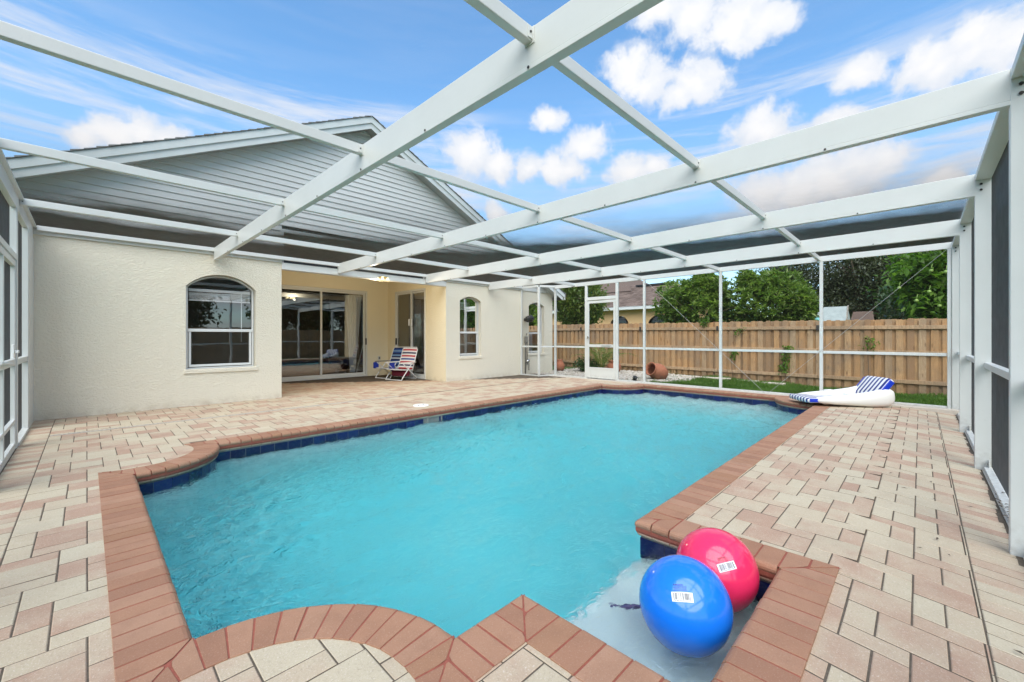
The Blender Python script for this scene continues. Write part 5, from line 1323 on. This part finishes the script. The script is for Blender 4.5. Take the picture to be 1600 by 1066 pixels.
m1 = MB(); m1.add([(25.0, 4.05, 1.85), (25.0, ya - .05, 1.85), (26.0, ya - .02, 2.68), (26.0, 3.45, 2.68), (27.2, ya - .05, 1.85), (27.2, 4.05, 1.85)], [(0, 3, 2, 1), (2, 3, 5, 4), (0, 5, 3), (1, 2, 4)]); obj('roof', m1, M['shed_roof'], sd)
m1 = MB(); m1.box(24.98, 26.02, ya - .12, ya - .06, 1.80, 1.86); m1.add([(24.97, ya - .10, 1.8), (24.97, ya - .04, 1.8), (26.0, ya - .01, 2.72), (26.0, ya - .07, 2.72), (25.0, ya - .10, 1.9), (26.0, ya - .07, 2.78)], [(0, 1, 2, 3), (0, 3, 5, 4), (3, 2, 1, 0)]); obj('barge_board', m1, M['concrete'], sd)
s2 = thing('garage', 'low brown roof between the grey shed and the bright tree', 'garage', (28, 2.1, gz))
m1 = MB(); m1.box(27.3, 29, 1.8, 2.4, gz, 2.0); obj('wall', m1, M['stucco_tan'], s2)
m1 = MB(); m1.add([(27.1, 1.62, 2.0), (27.1, 2.52, 2.0), (28.2, 2.52, 2.50), (28.2, 1.72, 2.50)], [(0, 3, 2, 1), (0, 1, 2, 3)]); obj('roof', m1, M['shingle_brown'], s2)
tp = thing('tarp', 'teal tarpaulin draped over something behind the right-hand shrub', 'tarpaulin', (24, 3.7, 1.8))
m1 = MB(); vs = []
for i in range(8):
    for j in range(6): u, v = i / 7, j / 5; vs.append((24 + v * .4, 4.0 - u * .62, 1.6 + .72 * v + .06 * math.sin(u * 6) - .2 * u * v + .03 * math.sin(v * 9)))
m1.add(vs, [(i * 6 + j, i * 6 + j + 1, (i + 1) * 6 + j + 1, (i + 1) * 6 + j) for i in range(7) for j in range(5)]); obj('sheet', m1, M['teal'], tp, smooth=True)
# ------------------------------------------------------------------ balls
def ray_sphere(px, py, c, r):
    d = px_dir(px, py); o = np.array([0, 0, CAM_H]) - np.array(c); b = o @ d; q_ = b * b - (o @ o - r * r); return np.array([0, 0, CAM_H]) + d * (-b - math.sqrt(q_))
def ball(name, label, c, r, mat, printmat, lab_px, lab_px_r, sc, rowsn):
    t = thing(name, label, 'ball', c)
    m1 = MB(); m1.sphere(c, r, 48, 28); obj('shell', m1, mat, t, smooth=True)
    p = ray_sphere(*lab_px, c, r); p2 = ray_sphere(*lab_px_r, c, r)
    nrm = (p - np.array(c)) / r; ux = p2 - p; ux -= nrm * (ux @ nrm); ux /= np.linalg.norm(ux); uy = np.cross(nrm, ux)
    def on(u, v, h):
        q_ = nrm * r + ux * u + uy * v; return tuple(np.array(c) + q_ / np.linalg.norm(q_) * (r + h))
    def patch(m, u0, u1, v0, v1, h, nu=8, nv=4):
        vs = [on(u0 + (u1 - u0) * i / nu, v0 + (v1 - v0) * j / nv, h) for i in range(nu + 1) for j in range(nv + 1)]
        m.add(vs, [(i * (nv + 1) + j, (i + 1) * (nv + 1) + j, (i + 1) * (nv + 1) + j + 1, i * (nv + 1) + j + 1) for i in range(nu) for j in range(nv)])
    Wl, Hl = .048 * sc, .020 * sc
    m1 = MB(); patch(m1, -Wl, Wl, -Hl, Hl, .0006); obj('label', m1, M['label'], t)
    m1 = MB(); u = -Wl * .82; r2 = random.Random(len(label))
    while u < Wl * .8:
        w = r2.choice([.0010, .0017, .0026, .0034]) * sc
        if not -.004 < u < .0: patch(m1, u, u + w, -Hl * (.55 if -.7 * Wl < u < .68 * Wl else .8), Hl * .82, .0011, 1, 3)
        u += w + r2.choice([.0012, .0018, .003]) * sc
    for k in range(10): patch(m1, -Wl * .66 + k * Wl * .135, -Wl * .66 + k * Wl * .135 + .0032 * sc, -Hl * .86, -Hl * .66, .0011, 1, 1)
    obj('bar_code', m1, M['ink'], t)
    m1 = MB()
    for row in range(rowsn):       # small illegible print above the label
        u = -Wl * .74 + (row % 2) * .006; v = Hl * 1.35 + row * .0062 * sc
        while u < Wl * (.5 if row < rowsn - 1 else .2):
            w = r2.uniform(.002, .0065) * sc; hh = (.0011 if row < rowsn - 1 else .0026) * sc; patch(m1, u, u + w, v - hh, v + hh, .0008, 1, 1); u += w + r2.uniform(.0012, .003) * sc
    obj('print', m1, printmat, t); return t
ball('beach_ball', 'large glossy blue ball with a barcode label floating in the pool corner', (1.95, .785, -.045), .203, M['ball_blue'], M['ink_blue'], (1066, 933), (1080, 934), .92, 5)
ball('beach_ball', 'large glossy red ball with a barcode label wedged behind the blue ball', (2.36, .782, -.045), .203, M['ball_red'], M['ink_red'], (1136, 885.5), (1150, 882), .92, 4)
ty = thing('pool_toy', 'dark purple plastic toy just under the water beside the blue ball', 'pool toy', (2.0, 1.08, -.245))
m1 = MB(); m1.tube([(1.955, 1.128, -.232), (1.98, 1.103, -.228), (2.01, 1.072, -.227), (2.045, 1.036, -.23)], [.006, .016, .018, .012], 10); obj('body', m1, M['purple'], ty, smooth=True)
m1 = MB(); m1.tube([(1.955, 1.13, -.231), (1.925, 1.165, -.232)], [.006, .011], 8); obj('fin', m1, M['purple'], ty, smooth=True)
sk = thing('skimmer_lid', 'round white skimmer lid set in the pavers beside the pool edge', 'lid', (4.08, 6.22, -.004))
m1 = MB(); m1.lathe([(.135, -.02), (.135, .004), (.128, .009), (.118, .006)], 32, Matrix.Translation((4.08, 6.22, -.001)), cap=True); obj('cover', m1, M['wplastic'], sk, smooth=False)
m1 = MB()
for a in (.4, 3.54): m1.lathe([(.012, .0), (.012, .009), (.006, .010)], 10, Matrix.Translation((4.08 + .07 * math.cos(a), 6.22 + .07 * math.sin(a), .0))); 
obj('lift_hole', m1, M['dark'], sk)

# ------------------------------------------------------------------ folding beach chairs
def band_mesh(name, rows, mat, parent, reps):
    """sling: rows of (left, right) points, with the stripe coordinate running along the rows"""
    n = len(rows); m1 = MB(); nx = 6; vs = []; band = []
    for side in (0, 1):
        for i, (a, b) in enumerate(rows):
            a, b = np.array(a), np.array(b)
            for k in range(nx + 1):
                t = k / nx; p = a + (b - a) * t; sag = .018 * math.sin(math.pi * t); d = (rows[min(i + 1, n - 1)][0][0] - rows[max(i - 1, 0)][0][0], rows[min(i + 1, n - 1)][0][2] - rows[max(i - 1, 0)][0][2]); L = math.hypot(*d); nr = np.array([d[1] / L, 0, -d[0] / L])
                vs.append(p + nr * (sag + side * .004)); band.append(i / (n - 1) * reps + .02)
    s = nx + 1; o = n * s
    fs = [(i * s + k, (i + 1) * s + k, (i + 1) * s + k + 1, i * s + k + 1) for i in range(n - 1) for k in range(nx)]
    fs += [(o + i * s + k, o + i * s + k + 1, o + (i + 1) * s + k + 1, o + (i + 1) * s + k) for i in range(n - 1) for k in range(nx)]
    m1.add(vs, fs); ob = obj(name, m1, mat, parent, world=False, smooth=True)
    at = ob.data.attributes.new('band', 'FLOAT', 'POINT'); at.data.foreach_set('value', band); return ob
def beach_chair(label, loc, rz, mat, pouch_front, recline):
    """sits facing local +x"""
    t = thing('beach_chair', label, 'beach chair', loc, rz)
    w = .27; c, s = math.cos(recline), math.sin(recline)
    B = lambda d: (-.20 - d * c, .27 + d * s)          # a point up the back, x and z
    top = B(.64); rows = []
    for i in range(25):
        d = .62 * i / 24; x, z = B(d + .015); rows.append(((x, -w + .012, z), (x, w - .012, z)))
    band_mesh('backrest', rows, mat, t, 1.7)
    rows = [((-.19 + .42 * i / 12, -w + .012, .262 + .03 * (i / 12)), (-.19 + .42 * i / 12, w - .012, .262 + .03 * (i / 12))) for i in range(13)]
    band_mesh('seat', rows, mat, t, 1.1)
    m1 = MB(); r = .0125
    m1.tube([B(-.03)[:1] + (-w,) + B(-.03)[1:]] + [(B(d)[0], -w, B(d)[1]) for d in (.2, .4, .6)] + [(top[0], -w + .04, top[1] + .02), (top[0], w - .04, top[1] + .02)] + [(B(d)[0], w, B(d)[1]) for d in (.6, .4, .2)] + [(B(-.03)[0], w, B(-.03)[1])], r, 8)
    obj('back_frame', m1, M['tubing'], t, world=False, smooth=True)
    m1 = MB(); m1.tube([(-.22, -w, .262), (.24, -w, .294), (.262, -w + .03, .295), (.262, w - .03, .295), (.24, w, .294), (-.22, w, .262)], r, 8); obj('seat_frame', m1, M['tubing'], t, world=False, smooth=True)
    for y in (-w - .022, w + .022):
        m1 = MB(); m1.tube([(.26, y, .010), (.21, y, .08), (-.10, y, .40), (-.16, y, .475)], r, 8); obj('leg', m1, M['tubing'], t, world=False, smooth=True)
        m1 = MB(); m1.tube([(-.36, y, .012), (-.30, y, .07), (.13, y, .40), (.20, y, .46)], r, 8); obj('leg', m1, M['tubing'], t, world=False, smooth=True)
        m1 = MB(); m1.box(-.30, .27, y - .026, y + .026, .468, .492); obj('armrest', m1, M['greypipe'] if pouch_front else M['wplastic'], t, world=False, bevel=.010)
    m1 = MB(); m1.tube([(.26, -w - .02, .012), (.26, w + .02, .012)], r, 8); m1.tube([(-.36, -w - .02, .013), (-.36, w + .02, .013)], r, 8); obj('foot_bar', m1, M['tubing'], t, world=False)
    if pouch_front:
        m1 = MB(); y = w + .03; m1.box(.12, .30, y, y + .05, .28, .46); m1.box(.14, .26, y + .01, y + .06, .22, .30); obj('pouch', m1, M['bag_blue'], t, world=False, bevel=.02)
        m1 = MB(); y = -w - .03; m1.box(.12, .30, y - .05, y, .28, .46); obj('pouch', m1, M['bag_blue'], t, world=False, bevel=.02)
        m1 = MB(); m1.tube([(.14, w + .06, .26), (.13, w + .07, .16), (.19, w + .07, .12), (.22, w + .06, .25)], .010, 6); obj('strap', m1, M['dark'], t, world=False)
    else:
        m1 = MB(); m1.box(-.14, .10, -w + .03, w - .03, .10, .245); obj('pouch', m1, M['dots'], t, world=False, bevel=.03)
    return t
beach_chair('folding beach chair in red, white and navy stripes with white tubing', (6.12, 10.36, 0), rad(196), M['fab_red'], False, rad(70))
beach_chair('folding beach chair in blue stripes with a blue pouch under its armrest', (6.16, 11.02, 0), rad(194), M['fab_blue'], True, rad(68))

# ------------------------------------------------------------------ inflatable lounger
fl = thing('inflatable_lounger', 'white inflatable pool lounger with blue striped headrest and footrest, lying on the deck', 'pool float', (8.95, 1.53, .0), rad(-51.5)); fl.scale = (.9, .9, .9)
def puffy(mb, st, n=22, pw=2.6):
    """loft of superellipses along local x: (x, y, z, ry, rz)"""
    rings = []
    for (x, y, z, ry, rz_) in st:
        R_ = []
        for a in np.linspace(0, 2 * math.pi, n, endpoint=False):
            ca, sa = math.cos(a), math.sin(a); R_.append((x, y + ry * math.copysign(abs(ca) ** (2 / pw), ca), z + rz_ * math.copysign(abs(sa) ** (2 / pw), sa)))
        rings.append(R_)
    return mb.rings(rings)
for sg in (-1, 1):
    y = .30 * sg
    m1 = MB(); puffy(m1, [(.10, y, .115, .02, .02), (.12, y, .115, .05, .045), (.22, y, .118, .075, .065), (.45, y, .122, .095, .088), (.8, y, .132, .105, .115), (1.1, y, .148, .105, .148), (1.3, y, .178, .10, .172), (1.40, y, .188, .085, .160), (1.46, y, .19, .055, .12), (1.485, y, .182, .025, .05)], pw=2.25)
    obj('side_tube', m1, M['vinyl'], fl, world=False, smooth=True)
    m1 = MB(); puffy(m1, [(.62, y, .235, .01, .01), (.63, y, .237, .05, .014), (.76, y, .240, .052, .016), (.77, y, .238, .01, .01)], 16); obj('cup_holder', m1, M['vinyl'], fl, world=False, smooth=True)
m1 = MB(); puffy(m1, [(.28, 0, .105, .20, .035), (.4, 0, .10, .235, .05), (.9, 0, .105, .235, .055), (1.22, 0, .12, .235, .06), (1.26, 0, .12, .20, .04)], 28, 4); obj('seat_mattress', m1, M['vinyl_stripe'], fl, world=False, smooth=True)
m1 = MB(); puffy(m1, [(-.055, 0, .105, .24, .015), (-.045, 0, .105, .315, .042), (.0, 0, .107, .335, .056), (.22, 0, .112, .335, .056), (.31, 0, .112, .32, .045), (.32, 0, .112, .25, .02)], 32, 5); obj('footrest', m1, M['vinyl_stripe'], fl, world=False, smooth=True)
for sg in (-1, 1):
    m1 = MB(); ya, yb = sorted((.330 * sg, .346 * sg)); m1.box(-.02, .235, ya, yb, .078, .148); m1.box(.235, .275, ya, yb, .118, .148); obj('side_panel', m1, M['vinyl_blue'], fl, world=False, bevel=.012)
    m1 = MB(); puffy(m1, [(.20, .29 * sg, .085, .03, .02), (.26, .29 * sg, .085, .05, .05), (.36, .29 * sg, .095, .06, .055), (.4, .29 * sg, .10, .03, .02)], 14); obj('corner_bulge', m1, M['vinyl'], fl, world=False, smooth=True)
def tilt_part(name, st, n, pw, mat, A, parent, mb=None):
    m1 = mb or MB()
    if st: puffy(m1, st, n, pw)
    m1.v = [tuple(A @ Vector(p)) for p in m1.v]; return obj(name, m1, mat, parent, world=False, smooth=st is not None)
A = Matrix.Translation((1.20, 0, .19)) @ Matrix.Rotation(rad(-52), 4, 'Y')
tilt_part('headrest', [(-.03, 0, 0, .24, .02), (-.02, 0, 0, .30, .05), (.03, 0, 0, .325, .07), (.36, 0, 0, .325, .07), (.41, 0, 0, .31, .055), (.42, 0, 0, .26, .02)], 34, 5, M['vinyl_stripe'], A, fl)
for sg in (-1, 1):
    m1 = MB(); ya, yb = sorted((.318 * sg, .338 * sg)); m1.box(.05, .385, ya, yb, -.052, .052); tilt_part('side_panel', None, 0, 0, M['vinyl_blue'], A, fl, m1).modifiers.new('bevel', 'BEVEL').width = .012

# ------------------------------------------------------------------ pots and planting by the far screen
zg = zground(6) - .0
am = thing('clay_amphora', 'big terracotta amphora lying on its side with its dark mouth turned to the pool', 'pot', (11.62, 5.5, zground(5.3)))
ax = Vector((-.95, .30, .36)).normalized(); Mx = Matrix.Translation((11.66, 5.48, zground(5.3) + .235)) @ ax.to_track_quat('Z', 'Y').to_matrix().to_4x4()
m1 = MB(); m1.lathe([(.02, -.33), (.11, -.32), (.19, -.24), (.245, -.10), (.25, .02), (.22, .13), (.185, .205), (.165, .235), (.165, .26), (.200, .285), (.203, .305), (.178, .31), (.148, .27), (.148, .23), (.18, .16), (.2, 0), (.12, -.2)], 32, Mx); obj('body', m1, M['clay'], am, smooth=True)
p2 = thing('clay_pot', 'round terracotta pot with a flared rim behind the screen door post', 'pot', (12.4, 7.35, zground(7.35)))
m1 = MB(); m1.lathe([(.02, .0), (.14, .0), (.2, .08), (.235, .19), (.22, .29), (.17, .345), (.15, .37), (.205, .40), (.21, .42), (.17, .425), (.14, .39), (.14, .3)], 28, Matrix.Translation((12.4, 7.35, zground(7.35)))); obj('body', m1, M['clay'], p2, smooth=True)
m1 = MB(); m1.lathe([(.002, .36), (.145, .36)], 20, Matrix.Translation((12.4, 7.35, zground(7.35)))); obj('soil', m1, M['joint'], p2)
p3 = thing('clay_pot', 'small terracotta jar half hidden by the enclosure corner near the house', 'pot', (11.75, 9.1, zground(9)))
m1 = MB(); m1.lathe([(.02, 0), (.12, 0), (.17, .1), (.18, .22), (.13, .32), (.10, .38), (.12, .42), (.09, .42)], 22, Matrix.Translation((11.72, 9.12, zground(9)))); obj('body', m1, M['clay'], p3, smooth=True)
def palm(label, loc, n, L, seed, sp=1.0):
    t = thing('areca_palm', label, 'palm', loc); r2 = random.Random(seed); m1 = MB(); st = MB()
    for k in range(n):
        a = k * 2.4 + r2.uniform(-.3, .3); e = r2.uniform(.75, 1.4); ll = L * r2.uniform(.65, 1.1); P = []
        for i in range(9):
            s = i / 8; hx = ll * s * math.cos(e) * sp * .8 + ll * .30 * s * s; z = ll * s * math.sin(e) - ll * .42 * s * s * s
            P.append(np.array([hx * math.cos(a), hx * math.sin(a), z + .02]))
        st.tube(P, [.010 * (1 - .8 * i / 8) for i in range(9)], 5)
        for i in range(2, 9):
            for q_ in (0, .5):
                if i == 8 and q_: continue
                p = P[i] + (P[min(i + 1, 8)] - P[i]) * q_; d = P[min(i + 1, 8)] - P[i - 1]; d /= np.linalg.norm(d); s_ = np.cross(d, [0, 0, 1.0]); s_ /= np.linalg.norm(s_) + 1e-9
                for sg in (-1, 1):
                    l2 = ll * .24 * (1 - abs(i - 4.5) / 8); tip = p + (s_ * sg * .8 + d * .6 - np.array([0, 0, .18])) * l2; m_ = (p + tip) / 2 + np.array([0, 0, .02]); w_ = d * .011
                    m1.add([p, m_ - w_, tip, m_ + w_], [(0, 1, 2, 3)])
    obj('fronds', m1, M['palm'], t, world=False); obj('stalk', st, M['palm'], t, world=False)
    return t
palm('small feathery palm growing behind the screen door', (12.25, 7.75, zground(7.7)), 20, 1.6, 3, .8)
bs = thing('bed_shrub', 'low dark leafy plant at the foot of the palm behind the screen door', 'shrub', (12.1, 8.1, zground(8)))
P, d = lumpy((12.1, 8.15, .18), (.35, .55, .32), 220, 5, .3); V, F = leaves(220, P, 5, .04, .11, 2.4, .3, 6); obj('leaves', npmesh('leaves', V - np.array([12.1, 8.1, zground(8)]), F, M['leaf_deep']), None, bs)
m1 = MB(); [m1.tube([(12.1, 8.1, zground(8)), (12.1 + .12 * math.cos(k), 8.12 + .2 * math.sin(k), .25)], .008, 5) for k in range(6)]; obj('stem', m1, M['bark'], bs)
gd = thing('wall_ornament', 'small dark lizard ornament hung on the fence boards behind the door', 'ornament', (13.56, 8.05, .42))
m1 = MB(); m1.tube([(13.545, 8.12, .28), (13.54, 8.08, .36), (13.54, 8.05, .44), (13.545, 8.06, .52)], [.006, .022, .026, .012], 8); obj('body', m1, M['dark'], gd, smooth=True)
m1 = MB(); [m1.tube([(13.545, 8.06, z), (13.55, 8.06 + s * .06, z + .02)], .008, 5) for z in (.38, .46) for s in (-1, 1)]; obj('leg', m1, M['dark'], gd)
for i, (x, y, lab) in enumerate([(10.38, 5.52, 'black garden spotlight staked in the white stones between two posts'), (10.6, 7.12, 'black garden spotlight tucked beside the screen door post')]):
    z = zground(y); t = thing('garden_spotlight', lab, 'garden light', (x, y, z), group='garden spotlights')
    m1 = MB(); m1.tube([(x, y, z - .05), (x, y, z + .07)], .012, 8); obj('stake', m1, M['dark'], t)
    Mx = Matrix.Translation((x, y, z + .10)) @ Vector((-.3, -.4, .8)).to_track_quat('Z', 'Y').to_matrix().to_4x4()
    m1 = MB(); m1.lathe([(.02, -.07), (.05, -.05), (.055, .05), (.065, .08), (.05, .08), (.045, .04)], 16, Mx); obj('lamp_head', m1, M['dark'], t, smooth=True)
    m1 = MB(); m1.box(x - .02, x + .02, y - .055, y + .055, z + .055, z + .075); obj('bracket', m1, M['dark'], t, bevel=.004)
# leaf litter blown against the foot of the right-hand screen
lf = MB(); r2 = random.Random(9)
for k in range(46):
    near = k < 26
    x, y = (r2.gauss(4.62, .22), Y0 - .06 + r2.uniform(-.03, .05)) if near else (r2.uniform(1.2, 7.5), r2.uniform(-.3, 1.0))
    if not near and y > .3 and x < 2.9: continue
    z = (-.044 if y < Y0 - .01 else zdeck(x, y)) + .004; a = r2.uniform(0, 6.28); l, w = r2.uniform(.012, .03), r2.uniform(.004, .008)
    c, s_ = math.cos(a), math.sin(a); lf.add([(x - l * c, y - l * s_, z), (x + w * s_, y - w * c, z + .006), (x + l * c, y + l * s_, z + .002), (x - w * s_, y + w * c, z + .004)], [(0, 1, 2, 3)])
o = obj('leaf_litter', lf, M['bark'], kind='stuff'); o['label'] = 'scattered brown leaf bits on the pavers and along the right-hand screen'; o['category'] = 'leaf litter'
